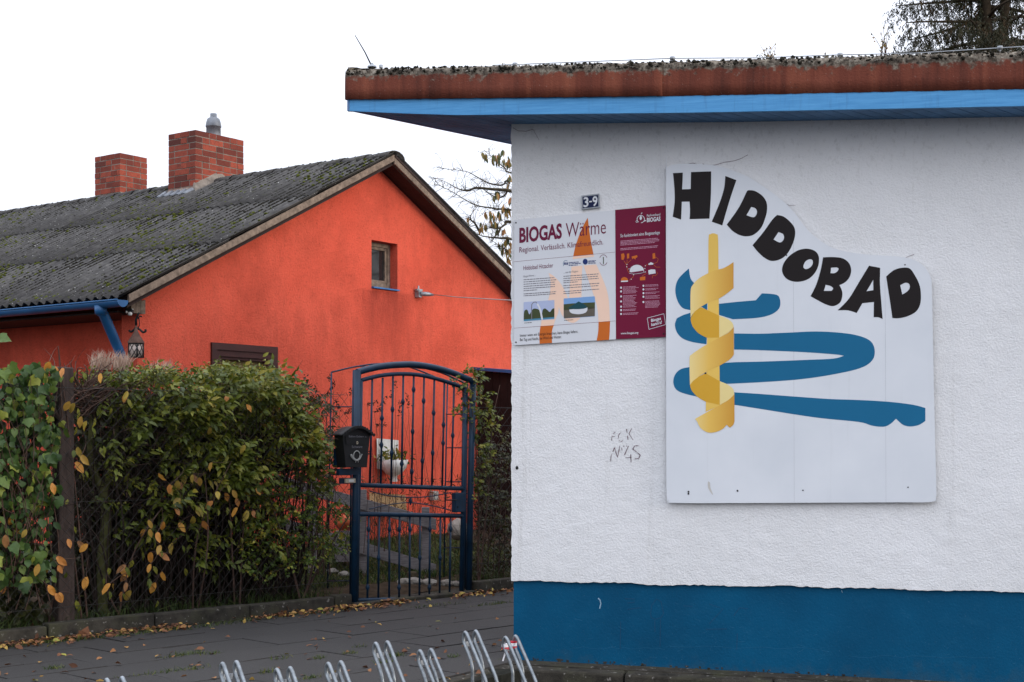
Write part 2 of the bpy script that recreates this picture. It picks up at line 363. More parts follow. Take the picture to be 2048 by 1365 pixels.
def leaf_arrays(pos, direc, normal, length, width, curl=.18, rnd=None):
    """folded pointed leaves: 8 vertices, 6 triangles each"""
    n = len(pos); d = unit(direc); nn = normal-d*np.sum(normal*d, 1, keepdims=True); nn = unit(nn); s = np.cross(d, nn)
    L = length[:, None]; W = width[:, None]
    prof = [(0,0,0),(.28,-.42,.10),(.62,-.40,.06),(1,0,-curl),(.62,.40,.06),(.28,.42,.10),(.30,0,0),(.64,0,-.02)]
    V = np.stack([pos+d*L*a+s*W*b+nn*(W*c if k not in (3,) else L*c) for k, (a, b, c) in enumerate(prof)], 1).reshape(-1, 3)
    t = np.array([(0,1,6),(0,6,5),(1,2,7),(1,7,6),(6,7,4),(6,4,5),(2,3,7),(7,3,4)])
    Fc = (t[None]+(np.arange(n)*8)[:, None, None]).reshape(-1, 3)
    r = rnd if rnd is not None else rng.random(n)
    return V, Fc, np.repeat(r, 8)
def rvec(n): return unit(rng.normal(size=(n, 3)))

# ---------------------------------------------------------------- places: rays and planes
def ray(px, py): return Vector(((px-1024)/F, 1, (HY-py)/F))
EYEV = Vector((0, 0, EYE))
def at_depth(px, py, d): return EYEV+ray(px, py)*d
def on_plane(px, py, P, N):
    r = ray(px, py); return EYEV+r*((Vector(P)-EYEV).dot(Vector(N))/r.dot(Vector(N)))
def on_z(px, py, z): r = ray(px, py); return EYEV+r*((z-EYE)/r.z)
# pool building wall
WQ = Vector((0, 10.545, 0)); WD = Vector((math.cos(R(12)), -math.sin(R(12)), 0)); WN = Vector((-math.sin(R(12)), -math.cos(R(12)), 0))
def W(px, py, off=0.0): return on_plane(px, py, WQ+WN*off, WN)
def Ws(s, z, off=0.0): return WQ+WD*s+WN*off+Vector((0,0,z))
def sW(p): return (Vector(p)-WQ).dot(WD)
# fence / hedge line
HP = Vector((-3.99, 11.3, 0)); HA = Vector((.691, .722, 0)).normalized(); HN = Vector((-HA.y, HA.x, 0))
def H(a, n, z): return HP+HA*a+HN*n+Vector((0,0,z))
def Hpx(px, py, n): return on_plane(px, py, HP+HN*n, HN)
# orange house
GC = Vector((-3.874, 15, 0)); GD = Vector((.586, .81, 0)).normalized(); GN = Vector((GD.y, -GD.x, 0)); GE = -GN
def G(px, py, off=0.0): return on_plane(px, py, GC+GN*off, GN)
def Gt(t, z, off=0.0): return GC+GD*t+GN*off+Vector((0,0,z))
def tG(p): return (Vector(p)-GC).dot(GD)
def garden_z(x, y):
    n = (Vector((x, y, 0))-HP).dot(HN); a = (Vector((x, y, 0))-HP).dot(HA)
    return .03+.11*max(0, min(n, 3.6))
from mathutils.geometry import tessellate_polygon
# ================================================================ ground, road, pavement
m = MB(); m.add([(-300,-300,-.15),(300,-300,-.15),(300,300,-.15),(-300,300,-.15)], [(0,1,2,3)])
tag(m.obj('ground', 'asphalt'), kind='structure')
K0, K1 = Vector((-.06, 10.14, 0)), Vector((-.44, 9.57, 0))       # road-side kerb, running towards the viewer
KD = (K1-K0).normalized(); KN = Vector((KD.y, -KD.x, 0))
if KN.x > 0: KN = -KN                                            # towards the pavement (left)
KEND = K0+KD*9
def Hn(p): return (Vector(p)-HP).dot(HN)
def clip(poly, P, N):            # keep the side where (p-P).N >= 0
    out = []
    for k in range(len(poly)):
        a, b = poly[k], poly[(k+1) % len(poly)]; da, db = (a-P).dot(N), (b-P).dot(N)
        if da >= 0: out.append(a)
        if (da >= 0) != (db >= 0): out.append(a+(b-a)*(da/(da-db)))
    return out
def in_pave(poly, e=0.0):
    poly = clip(poly, HP-HN*(.05+e), -HN)
    if poly: poly = clip(poly, K0+KN*(.12+e), KN)
    return poly
base = in_pave([H(a, n, -.012) for a, n in ((-14,-10),(9,-10),(9,0),(-14,0))], -.2)
pv = MB().prism([Vector((p.x, p.y, -.14)) for p in base], (0,0,.122)).obj('pavement', 'joint_soil'); tag(pv, kind='structure')
SL, SWd = .75, .5
cnt = 0
for i in range(-16, 7):
    for j in range(-16, 40):
        a0 = j*SL+(SL/2 if i % 2 else 0)-2.6; n0 = i*SWd-.05
        g_ = random.uniform(.0015, .005)
        q = [H(a0+g_, n0+g_, 0), H(a0+SL-g_, n0+g_, 0), H(a0+SL-g_, n0+SWd-g_, 0), H(a0+g_, n0+SWd-g_, 0)]
        c = sum(q, Vector())/4
        if c.y < 6.3 or c.y > 16 or abs(c.x)/c.y > .42 or c.x > .4: continue
        q = in_pave(q, .004)
        if len(q) < 3: continue
        area = abs(sum(q[k].x*q[(k+1)%len(q)].y-q[(k+1)%len(q)].x*q[k].y for k in range(len(q))))/2
        if area < .01: continue
        dz = random.uniform(-.003, .003); tx, ty = random.uniform(-.008,.008), random.uniform(-.008,.008)
        poly = [Vector((p.x, p.y, -.03)) for p in q]
        mm = MB(); top = [Vector((p.x, p.y, dz+(p.x-c.x)*tx+(p.y-c.y)*ty)) for p in q]; n = len(q)
        mm.add(poly+top, [tuple(range(n, 2*n))]+[(k, (k+1)%n, n+(k+1)%n, n+k) for k in range(n)])
        mm.obj('paving_slab', 'paving', pv); cnt += 1
print('slabs', cnt)
# garden behind the fence: earth rising towards the house
gv, gf = [], []
na, nn = 60, 24
for i in range(na+1):
    for j in range(nn+1):
        p = H(-9+i*.35, .16+j*.28, 0); gv.append((p.x, p.y, garden_z(p.x, p.y)+random.uniform(-.015,.015)))
for i in range(na):
    for j in range(nn):
        k = i*(nn+1)+j; gf.append((k, k+1, k+nn+2, k+nn+1))
tag(MB().add(gv, gf, True).obj('garden_ground', 'soil'), kind='structure')

# low edging kerb between pavement and hedge, in separate stones
kb = tag(empty('edging_kerb', H(0, 0, 0)), 'low lichen-spotted concrete edging under the hedge and chain-link fence', 'kerb')
def edging(a0, a1):
    x = a0
    while x < a1-.2:
        L = min(.98, a1-x); j = random.uniform(-.012,.012); dz = random.uniform(-.01,.012)
        mm = MB(); mm.hexa([H(x+.006,-.03+j,-.1),H(x+L-.006,-.03+j,-.1),H(x+L-.006,.1+j,-.1),H(x+.006,.1+j,-.1),
                            H(x+.006,-.02+j,.12+dz),H(x+L-.006,-.02+j,.12+dz),H(x+L-.006,.1+j,.12+dz),H(x+.006,.1+j,.12+dz)])
        mm.obj('kerb_stone', 'kerb_concrete', kb, bevel=.012); x += L
edging(-4.5, 3.55); edging(5.22, 8)
# flat concrete threshold under the gate
part('threshold_slab', 'kerb_concrete', kb, lambda m: m.hexa([H(3.56,-.04,-.1),H(5.21,-.04,-.1),H(5.21,.55,-.1),H(3.56,.55,-.1),H(3.56,-.04,.035),H(5.21,-.04,.035),H(5.21,.55,.06),H(3.56,.55,.06)]), .01)
# road-side kerb: stones along the building, then round the corner towards the viewer
rk = tag(empty('road_kerb', (0, 10.1, -.15)), 'grey concrete kerb along the foot of the blue plinth, turning by the bicycle racks', 'kerb')
def strip_z(s): return .0-.018*s if s > 0 else 0
xs = [-.1, .86, 1.88, 2.9, 3.9, 4.9, 5.9, 6.9]
for k in range(len(xs)-1):
    s0, s1 = xs[k]+.005, xs[k+1]-.005; z0, z1 = strip_z(s0), strip_z(s1)
    MB().hexa([Ws(s0,-.3,.33), Ws(s1,-.3,.33), Ws(s1,-.3,.17), Ws(s0,-.3,.17), Ws(s0,z0-.012,.32), Ws(s1,z1-.012,.32), Ws(s1,z1-.006,.17), Ws(s0,z0-.006,.17)]).obj('kerb_stone', 'kerb_concrete', rk, bevel=.015)
part('footing_strip', 'kerb_concrete', rk, lambda m: m.hexa([Ws(-.1,-.3,.165), Ws(7,-.3,.165), Ws(7,-.3,-.02), Ws(-.1,-.3,-.02), Ws(-.1,-.002,.165), Ws(7,strip_z(7)-.002,.165), Ws(7,strip_z(7)+.004,-.02), Ws(-.1,.004,-.02)]))
for k in range(7):
    p0 = K0+KD*(k*.98+.16); p1 = K0+KD*(k*.98+1.13); o = KN*.12
    MB().hexa([p+Vector((0,0,-.3)) for p in (p0, p1, p1+o, p0+o)]+[p+Vector((0,0,-.008)) for p in (p0+KN*.01, p1+KN*.01, p1+o, p0+o)]).obj('kerb_stone', 'kerb_concrete', rk, bevel=.015)
cp = [Ws(-.105,0,.33), Ws(-.105,0,.0), K0+KN*.12+KD*.15, K0+KD*.15]
MB().hexa([Vector((p.x,p.y,-.3)) for p in cp]+[Vector((p.x,p.y,-.01)) for p in cp]).obj('kerb_stone', 'kerb_concrete', rk, bevel=.012)

# ================================================================ the pool building
pool = thing('pool_building', (0, 10.545, 0), 'white rough-cast flat-roofed building with blue plinth and brown roof edge', 'building')
OV = .42                                                          # front overhang
def prof(pts, off=OV):
    q = [W(x, y, off) for x, y in pts]; ss = [sW(p) for p in q]; zz = [p.z for p in q]
    def f(s):
        if s >= ss[-1]: return zz[-1]+(s-ss[-1])*(zz[-1]-zz[-2])/(ss[-1]-ss[-2])
        if s <= ss[0]: return zz[0]+(s-ss[0])*(zz[1]-zz[0])/(ss[1]-ss[0])
        return float(np.interp(s, ss, zz))
    return f
z_sof = prof([(694,222),(887,230.5),(1400,225),(2048,212)]); z_cb = prof([(693,200),(1320,193),(2048,178)]); z_ct = prof([(700,137),(1320,122),(2048,100)])
sA = sW(W(694, 222, OV)); A = Ws(sA, 0, OV); zA = z_sof(sA)
dB = F*(zA-EYE)/(HY-290); B = Vector((0, dB, 0)); AB = (B-A).normalized(); ABN = Vector((-AB.y, AB.x, 0))    # outward, left
SEND = 7.5
# walls
f0 = [Ws(0,0), Ws(SEND,0), Ws(SEND,0,-6), WQ+AB*(6/abs(AB.dot(WN)))]
def wallmesh(m):
    zb, zt, ds, dz = .575, 4.02, .03, .03
    ns, nz = int(4.2/ds), int((zt-zb)/dz); V = []
    for i in range(ns+1):
        for j in range(nz+1):
            s = i*ds+(random.uniform(-.005,.005) if i == 0 else 0); z = zb+(zt-zb)*j/nz
            if j == 0: z += random.uniform(-.005,.004)+.004*math.sin(i*.31)+.003*math.sin(i*.11)
            V.append(Ws(s, z, .022+random.uniform(-.0022,.0022)))
    m.add(V, [(i*(nz+1)+j, (i+1)*(nz+1)+j, (i+1)*(nz+1)+j+1, i*(nz+1)+j+1) for i in range(ns) for j in range(nz)], True)
    lo = [V[i*(nz+1)] for i in range(ns+1)]
    m.add(lo+[Ws(i*ds, .575, -.02) for i in range(ns+1)], [(i, ns+1+i, ns+2+i, i+1) for i in range(ns)])
    lf = [V[j] for j in range(nz+1)]; bk = f0[3]
    m.add(lf+[Vector((bk.x, bk.y, p.z)) for p in lf], [(j, j+1, nz+2+j, nz+1+j) for j in range(nz)])
    m.add([Ws(ns*ds,zb,.022), Ws(SEND,zb,.022), Ws(SEND,zt,.022), Ws(ns*ds,zt,.022)], [(0,1,2,3)])
    m.add([Vector((f0[3].x,f0[3].y,zb)), Ws(SEND,zb,-6), Ws(SEND,zt,-6), Vector((f0[3].x,f0[3].y,zt))], [(0,1,2,3)])
    m.add([Ws(SEND,zb,.022), Ws(SEND,zb,-6), Ws(SEND,zt,-6), Ws(SEND,zt,.022)], [(0,1,2,3)])
wall = part('wall', 'white_render', pool, wallmesh)
part('plinth', 'blue_plinth', pool, lambda m: m.prism([Vector((p.x,p.y,-.25)) for p in (Ws(.012,0), Ws(SEND,0), Ws(SEND,0,-6), f0[3]+WD*.3)], (0,0,.84)))
# roof deck
deck = [A+Vector((0,0,0))+AB*.02, Ws(SEND+.3,0,OV-.03), Ws(SEND+.3,0,-6.5), A+AB*7]
part('roof_deck', 'kerb_concrete', pool, lambda m: m.hexa([Vector((p.x,p.y,z)) for p, z in zip(deck, (z_cb(sA), z_cb(SEND), z_cb(SEND), z_cb(sA)))]+[Vector((p.x,p.y,z)) for p, z in zip(deck, (z_ct(sA)-.05, z_ct(SEND)-.05, z_ct(SEND)-.05, z_ct(sA)-.05))]))
# capping panels
def capping(name, pt, s0, s1, proud, step=.03):
    """pt(s, off, z) -> world point; a bent fibre cement panel with a crusted upper edge"""
    n = max(2, int((s1-s0)/step)); rows = []; att = []
    for i in range(n+1):
        s = s0+(s1-s0)*i/n; zb, zt = z_cb(s)+random.uniform(-.002,.002), z_ct(s); j = random.uniform(-.004,.006)
        r = [(OV+proud, zb, 0), (OV+proud, zb+(zt-zb)*.35, .3), (OV+proud-.003, zb+(zt-zb)*.7, .55), (OV+proud-.006, zt-.05, .72), (OV+proud-.012+j, zt-.022+j, .9), (OV-.03, zt-.004+j, 1), (OV-.07, zt+.004+j, 1), (OV-.2, zt+.006, 1)]
        rows.append([pt(s, o, z) for o, z, _ in r]); att += [x for _, _, x in r]
    k = len(rows[0]); V = [p for r in rows for p in r]
    m = MB().add(V, [(i*k+j, (i+1)*k+j, (i+1)*k+j+1, i*k+j+1) for i in range(n) for j in range(k-1)], True)
    o = m.obj(name, 'brown_capping', pool); at = o.data.attributes.new('edge', 'FLOAT', 'POINT'); at.data.foreach_set('value', att)
    sd = o.modifiers.new('thick', 'SOLIDIFY'); sd.thickness = .008; sd.offset = -1 if o.data.polygons[0].normal.dot(WN) > 0 else 1
    return o
front = lambda s, o, z: Ws(s, z, o)
sj1, sj2 = sW(W(1325,160,OV)), sW(W(2046,140,OV))
capping('capping_panel', front, sA-.012, sj1, .012); capping('capping_panel', front, sj1-.04, sj2+.02, 0); capping('capping_panel', front, sj2+.02, SEND+.3, .01)
def side(s, o, z):
    o = max(o, OV-.012-max(0, s-sA)*.5)           # the flange starts narrow in the sharp corner
    p = A+AB*(s-sA)+ABN*(o-OV); return Vector((p.x, p.y, z))
for a, b in ((0, 2.4), (2.4, 5)): capping('capping_panel', lambda s, o, z: side(s, o, z+z_ct(sA)-z_ct(s)), sA+a, sA+b, .006)
# blue boards
def board(m, s0, s1, pt):
    n = max(1, int((s1-s0)/.4))
    for i in range(n):
        a, b = s0+(s1-s0)*i/n, s0+(s1-s0)*(i+1)/n
        m.hexa([pt(a,OV-.03,z_sof(a)), pt(b,OV-.03,z_sof(b)), pt(b,OV-.004,z_sof(b)), pt(a,OV-.004,z_sof(a)), pt(a,OV-.03,z_cb(a)+.02), pt(b,OV-.03,z_cb(b)+.02), pt(b,OV-.004,z_cb(b)+.02), pt(a,OV-.004,z_cb(a)+.02)])
part('fascia_board', 'blue_board', pool, lambda m: board(m, sA, SEND+.3, front))
part('fascia_board', 'gutter_blue', pool, lambda m: board(m, sA, sA+5, lambda s, o, z: side(s, o, z+(z_sof(sA)-z_sof(s) if z < z_cb(s) else z_cb(sA)-z_cb(s)))))
# soffit planks, parallel to the slanting left edge
pw = .115
k = 0; s = sA+.03
while s < SEND:
    p0, p1 = Ws(s, 0, OV-.03), Ws(s+pw-.008, 0, OV-.03)
    if s+.42*AB.dot(WD)/abs(AB.dot(WN)) < -.02: L = 3.6
    else: L = (OV-.03)/abs(AB.dot(WN))-.004
    z0, z1 = z_sof(s)+.008, z_sof(s+pw)+.008
    MB().hexa([Vector((p0.x,p0.y,z0)), Vector((p1.x,p1.y,z1)), Vector(((p1+AB*L).x,(p1+AB*L).y,z1)), Vector(((p0+AB*L).x,(p0+AB*L).y,z0)),
               Vector((p0.x,p0.y,z0+.015)), Vector((p1.x,p1.y,z1+.015)), Vector(((p1+AB*L).x,(p1+AB*L).y,z1+.015)), Vector(((p0+AB*L).x,(p0+AB*L).y,z0+.015))]).obj('soffit_plank', 'blue_soffit', pool)
    s += pw; k += 1
# crust and moss cushions on the roof edge
def blobs(name, pts, sizes, mat, parent, flat=.6):
    bm = bmesh.new(); bmesh.ops.create_icosphere(bm, subdivisions=1, radius=1); bv = np.array([v.co[:] for v in bm.verts]); bf = np.array([[v.index for v in f.verts] for f in bm.faces]); bm.free()
    pts = np.asarray(pts); n = len(pts)
    jit = 1+rng.uniform(-.3, .3, (n, len(bv), 1))
    sc = np.asarray(sizes)[:, None, None]*np.array([1, 1, flat])*rng.uniform(.7, 1.3, (n, 1, 3))
    V = (pts[:, None]+bv[None]*jit*sc).reshape(-1, 3); Fc = (bf[None]+(np.arange(n)*len(bv))[:, None, None]).reshape(-1, 3)
    return soup(name, V, Fc, np.repeat(rng.random(n), len(bf)), mat, parent, kind='stuff')
def edge_pts(n, smin, smax):
    out = []
    for _ in range(n):
        s = random.uniform(smin, smax); u = random.random()**1.6
        out.append(Ws(s, z_ct(s)+.004-u*.05, OV+.012-(.05*(1-u) if u < .3 else 0)))
    return [tuple(p) for p in out]
blobs('moss', edge_pts(420, sA, 4.2), rng.uniform(.005, .016, 420), 'moss_and_shade', pool, .8)
blobs('lichen', edge_pts(500, sA, 4.2), rng.uniform(.004, .010, 500), 'lichen_crust', pool, .7)

# lightning conductor along the roof edge
lc = thing('lightning_conductor', W(1345,118,.36), 'thin grey lightning conductor wire on clamps along the brown roof edge', 'conductor')
wl = [W(x, y, .36) for x, y in ((985,131),(1030,129.5),(1345,117),(1520,116),(1680,110),(1830,107),(1990,97),(2060,93),(2300,82))]
part('wire', 'galvanised_dull', lc, lambda m: m.tube(wl, .0035, 6))
def clamp(m, x, y, h):
    p = W(x, y, .36); m.lathe(p+Vector((0,0,-h)), [(.02,0),(.008,.008),(.007,h-.012),(.018,h-.012),(.018,h+.01),(0,h+.012)], 10)
for x, y, h in ((1030,129.5,.02),(1345,117,.035),(1680,110,.02),(2000,96,.03)):
    part('clamp', 'galvanised_dull', lc, lambda m: clamp(m, x, y, h))
an = thing('air_terminal_rod', W(744,133,.36), 'thin leaning metal rod on the far left corner of the brown roof edge', 'rod')
part('rod', 'black_metal', an, lambda m: m.tube([W(743,132,.36), W(730,105,.36), W(710,71,.36)], [.006,.005,.003], 6))
part('base_clamp', 'galvanised_dull', an, lambda m: (m.lathe(W(744,135,.36), [(.035,0),(.03,.012),(.012,.018),(.01,.03),(0,.03)], 10), m.lathe(W(762,136,.36), [(.014,0),(.014,.02),(0,.022)], 8)))

# ---------------------------------------------------------------- flat print on the wall
def corners(pts, sub=5):
    """outline with smooth runs between corner points marked by a third entry"""
    idx = [k for k, p in enumerate(pts) if len(p) > 2]
    if not idx: return [(p.x, p.y) for p in crom([(x, y, 0) for x, y in pts], True, sub)]
    pts = pts[idx[0]:]+pts[:idx[0]]; idx = [k for k, p in enumerate(pts) if len(p) > 2]+[len(pts)]
    out = []
    for a, b in zip(idx[:-1], idx[1:]):
        run = [(pts[k % len(pts)][0], pts[k % len(pts)][1], 0) for k in range(a, b+1)]
        out += [(p.x, p.y) for p in (crom(run, False, sub) if len(run) > 2 else [Vector(q) for q in run])][:-1]
    return out
def wpoly(name, outlines, off, mat, parent, thick=.0, conv=lambda x, y: (x, y)):
    rings = [[Vector((*conv(x, y), 0)) for x, y in corners([tuple(p) for p in o])] for o in outlines]
    flat = [p for r in rings for p in r]; tris = tessellate_polygon(rings)
    V = [W(p.x, p.y, off) for p in flat]; m = MB()
    if thick:
        n = len(V); V2 = V+[p-WN*thick for p in V]; Fc = list(tris)+[tuple(i+n for i in reversed(t)) for t in tris]; k = 0
        for r in rings:
            Fc += [(k+i, k+(i+1) % len(r), n+k+(i+1) % len(r), n+k+i) for i in range(len(r))]; k += len(r)
        m.add(V2, Fc)
    else: m.add(V, tris)
    o = m.obj(name, mat, parent)
    if not thick:
        bm = bmesh.new(); bm.from_mesh(o.data)
        for f in bm.faces:
            if f.normal.dot(WN) < 0: f.normal_flip()
        bm.to_mesh(o.data); bm.free()
    return o
def stroke(pts, w):
    """px polyline -> list of quads (px)"""
    L, Rr = [], []
    P = [Vector((x, y)) for x, y in pts]
    for k, p in enumerate(P):
        t = (P[min(k+1, len(P)-1)]-P[max(k-1, 0)]).normalized(); n = Vector((-t.y, t.x))*w*.5
        L.append(p+n); Rr.append(p-n)
    return [((L[k].x, L[k].y), (L[k+1].x, L[k+1].y), (Rr[k+1].x, Rr[k+1].y), (Rr[k].x, Rr[k].y)) for k in range(len(P)-1)]
def wquads(name, quads, off, mat, parent):
    m = MB()
    for q in quads: m.add([W(x, y, off) for x, y in q], [(3, 2, 1, 0)])
    return m.obj(name, mat, parent)
_caps = {}
def text_mesh(body, bold=0.0, space=1.0):
    cu = bpy.data.curves.new('t', 'FONT'); cu.body = body; cu.offset = bold; cu.space_character = space; cu.resolution_u = 3
    ob = bpy.data.objects.new('t', cu); COL.objects.link(ob); bpy.context.view_layer.update()
    me = bpy.data.meshes.new_from_object(ob.evaluated_get(bpy.context.evaluated_depsgraph_get()))
    v = [tuple(x.co[:2]) for x in me.vertices]; f = [tuple(p.vertices) for p in me.polygons]
    bpy.data.objects.remove(ob); bpy.data.meshes.remove(me); bpy.data.curves.remove(cu); return v, f
def cap_h(bold=0.0):
    if bold not in _caps: _caps[bold] = max(y for _, y in text_mesh('H', bold)[0])
    return _caps[bold]
def wtext(name, body, p0, p1, cap, off, mat, parent, bold=0.0, lean=None, place=None):
    v, f = text_mesh(body, bold); x0, x1 = min(a for a, _ in v), max(a for a, _ in v); c = cap_h(bold)
    P = place or (lambda x, y: W(x, y, off)); ux, uy = lean or (0, -1)
    pts = [P(p0[0]+(p1[0]-p0[0])*(a-x0)/(x1-x0)+ux*cap*b/c, p0[1]+(p1[1]-p0[1])*(a-x0)/(x1-x0)+uy*cap*b/c) for a, b in v]
    return MB().add(pts, f).obj(name, mat, parent)

# ---------------------------------------------------------------- the big swimming pool sign
Z2 = lambda x, y: (1310+x/3.471, 310+y/3.471)
Z3 = lambda x, y: (1310+x/3.412, 640+y/3.412)
ZB = lambda x, y: (1330+x/4.015, 540+y/4.015)
sg = thing('pool_sign', W(1600,1004,.05), 'large white curved-top board reading HIDDOBAD with yellow slide and blue waves', 'sign')
o2 = [(77,140),(84,95),(112,72),(180,64),(250,62),(340,66),(450,80),(550,113),(650,155),(760,225),(850,290),(925,355),(990,430),(1050,510),(1120,575),(1220,640),(1330,672),(1450,690),(1560,698),(1680,705),(1760,718),(1830,745),(1880,790),(1915,855),(1923,950)]
o3 = [(1900,300),(1909,700),(1920,1150),(1917,1205),(1885,1243),(1600,1246),(700,1250),(140,1250),(98,1232),(80,1190),(77,700)]
outl = [Z2(*p) for p in o2]+[Z3(*p) for p in o3]
OB = .058
brd = wpoly('board', [outl], OB, 'print_board_white', sg, .012)
for x, y in ((1377,984),(1377,988),(1606,981),(1816,975),(1810,530),(1573,511),(1411,747),(1475,982)):
    p = W(x, y, OB); d = .007 if x < 1500 else .005
    MB().add([p+WD*(d*math.cos(a*.785))+Vector((0,0,d*math.sin(a*.785)))+WN*.002 for a in range(8)]+[p+WN*.004], [(k, (k+1)%8, 8) for k in range(8)]).obj('screw', 'black_metal', sg)
for seam in (1587.5, 1771): wquads('seam', stroke([(seam-1,440 if seam < 1700 else 560),(seam,700),(seam+1,1004)], .22), OB+.0006, 'print_grey', sg)
c = 1
LET = [
 ('H', [[(125,127,c),(193,124,c),(191,190),(188,240,c),(248,238,c),(250,120,c),(390,115,c),(388,280),(378,443,c),(240,447,c),(243,390),(240,325,c),(186,326,c),(184,390),(181,450,c),(123,430,c),(136,330),(135,240)]]),
 ('I', [[(488,147,c),(565,176,c),(520,310),(467,490,c),(394,465,c),(450,330),(480,230)]]),
 ('D', [[(498,485,c),(580,370),(637,255,c),(650,246),(695,252),(745,285),(774,330),(778,385),(765,440),(738,505),(690,552),(640,566),(590,558),(540,530)], [(635,420,c),(668,362,c),(697,372),(708,395),(700,422),(680,434)]]),
 ('D', [[(677,628,c),(750,540),(815,450),(848,418,c),(890,428),(935,462),(967,505),(973,555),(955,620),(920,685),(870,725),(810,737),(760,715),(715,675)], [(823,588,c),(857,537,c),(888,550),(896,575),(885,600),(862,608)]]),
 ('O', [[(882,800),(893,755),(930,705),(990,665),(1050,652),(1105,665),(1135,700),(1136,760),(1110,820),(1060,865),(990,882),(930,870),(895,840)], [(1030,775),(1045,740),(1075,725),(1095,735),(1092,765),(1068,788),(1042,793)]]),
 ('B', [[(1167,712,c),(1230,710),(1300,718),(1345,750),(1362,800),(1350,850),(1320,885),(1280,905,c),(1297,940),(1300,980),(1285,1025),(1240,1050),(1190,1040),(1130,1010),(1080,982,c),(1120,900),(1150,800)], [(1222,784,c),(1260,782),(1275,792),(1265,810),(1245,822),(1218,822,c)], [(1185,902,c),(1220,912),(1237,928),(1225,945,c),(1172,945,c)]]),
 ('A', [[(1486,770,c),(1563,785,c),(1562,900),(1573,1050),(1580,1140,c),(1550,1128),(1518,1128,c),(1520,1022,c),(1440,1030,c),(1400,1098,c),(1340,1080),(1268,1080,c),(1345,1000),(1425,870)], [(1515,868,c),(1516,940,c),(1468,948,c)]]),
 ('D', [[(1605,845,c),(1655,803),(1710,785),(1765,788),(1800,830),(1835,900),(1846,970),(1840,1040),(1810,1090),(1750,1122),(1690,1135),(1648,1133,c),(1635,1040),(1618,930)], [(1702,905,c),(1740,888),(1765,898),(1768,925),(1750,950),(1717,970,c)]]),
]
for ch, rings in LET: wpoly('letter', rings, OB+.001, 'print_black', sg, conv=Z2)
wv = lambda pts, cv: wpoly('wave', [pts], OB+.0008, 'print_blue', sg, conv=cv)
wv([(235,790,c),(248,860),(285,905,c),(285,1072,c),(245,1078,c),(190,1062),(155,1010),(141,940),(155,875),(190,830)], Z2)
wv([(440,1035,c),(560,1022),(700,1010,c),(742,962,c),(800,965),(850,975),(868,1005),(868,1050),(845,1085),(790,1115),(700,1133),(540,1142,c),(440,1110,c)], Z2)
wv([(318,1052,c),(362,1025,c),(362,1080,c)], Z2)
wv([(225,340,c),(150,362),(95,390,c),(80,440),(95,500),(140,550),(220,580),(333,598,c),(335,540,c),(260,480),(225,420)], ZB)
wv([(540,93,c),(720,95),(900,88),(1100,80),(1280,90),(1400,112),(1475,150),(1500,215),(1480,280),(1400,330),(1220,372),(1000,405),(740,425),(490,437),(440,437,c),(440,310,c),(500,292),(740,285),(1000,275),(1215,265),(1290,245,c),(1215,235),(1000,220),(700,207),(540,203,c)], Z3)
wv([(245,322,c),(180,335),(140,370),(125,420),(140,470),(190,500),(290,525,c),(330,520,c),(270,440),(242,400)], Z3)
wv([(540,495,c),(700,505),(900,520),(1180,540),(1400,548),(1600,560),(1760,580),(1845,602,c),(1845,690,c),(1800,718),(1740,728),(1690,715),(1645,675,c),(1600,715),(1555,730),(1480,722),(1390,697),(1140,672),(950,645),(700,605),(540,580,c)], Z3)
pole = [Z2(370,830), Z2(372,580), Z2(385,552), Z2(404,545), Z2(425,552), Z2(438,580), Z2(441,830), ZB(441,1090), ZB(327,1140)]
wpoly('slide_pole', [[tuple(p)+(1,) if k in (0,6,7,8) else tuple(p) for k, p in enumerate(pole)]], OB+.0012, 'print_yellow_pole', sg)
rb = lambda pts, cv, mt, o: wpoly('slide_ribbon', [pts], OB+o, mt, sg, conv=cv)
rb([(208,385,c),(240,335),(290,300,c),(435,368,c),(435,545,c),(333,545,c),(270,510),(225,460),(207,410)], ZB, 'print_yellow_dark', .0016)
rb([(435,368,c),(500,393),(540,425),(552,458,c),(510,503),(435,545,c)], ZB, 'print_yellow_light', .0017)
rb([(200,925,c),(235,880),(325,830,c),(440,895,c),(440,1085,c),(327,1060,c),(260,1020),(215,970)], ZB, 'print_yellow_dark', .0016)
rb([(440,895,c),(500,920),(545,955),(557,1000,c),(510,1045),(440,1085,c)], ZB, 'print_yellow_light', .0017)
t = NT('print_yellow_gradient'); sx = t.n.new('ShaderNodeVectorMath'); sx.operation = 'DOT_PRODUCT'; sx.inputs[1].default_value = tuple(WD); t.l.new(t.pos, sx.inputs[0])
sl, sr = W(1378,700).dot(WD), W(1470,700).dot(WD)
t.done(t.ramp(t.math('DIVIDE', t.math('SUBTRACT', sx.outputs['Value'], sl), sr-sl), [(0, S(230, 208, 140)), (.45, S(222, 180, 80)), (1, S(198, 142, 38))]), .45)
rb([(545,745,c),(545,925,c),(500,962),(440,1000),(380,1022),(320,1055),(270,1095),(247,1130,c),(247,950),(265,900),(310,855),(400,808),(480,785)], Z2, M['print_yellow_gradient'], .002)
rb([(552,460,c),(553,680,c),(520,720),(438,770),(360,805),(290,845),(230,890),(200,925,c),(197,715),(215,680),(270,640),(335,600),(435,545),(510,505)], ZB, M['print_yellow_gradient'], .002)
rb([(557,1000,c),(558,1215,c),(548,1245),(520,1268,c),(495,1245,c),(460,1280),(400,1305),(340,1305),(285,1270),(258,1220),(240,1198,c),(325,1150),(442,1085),(510,1045)], ZB, M['print_yellow_gradient'], .002)
wpoly('stain', [[(1416,964),(1420,966),(1421,976),(1426,990),(1421,985),(1416,975)]], OB+.0007, 'stain_beige', sg)

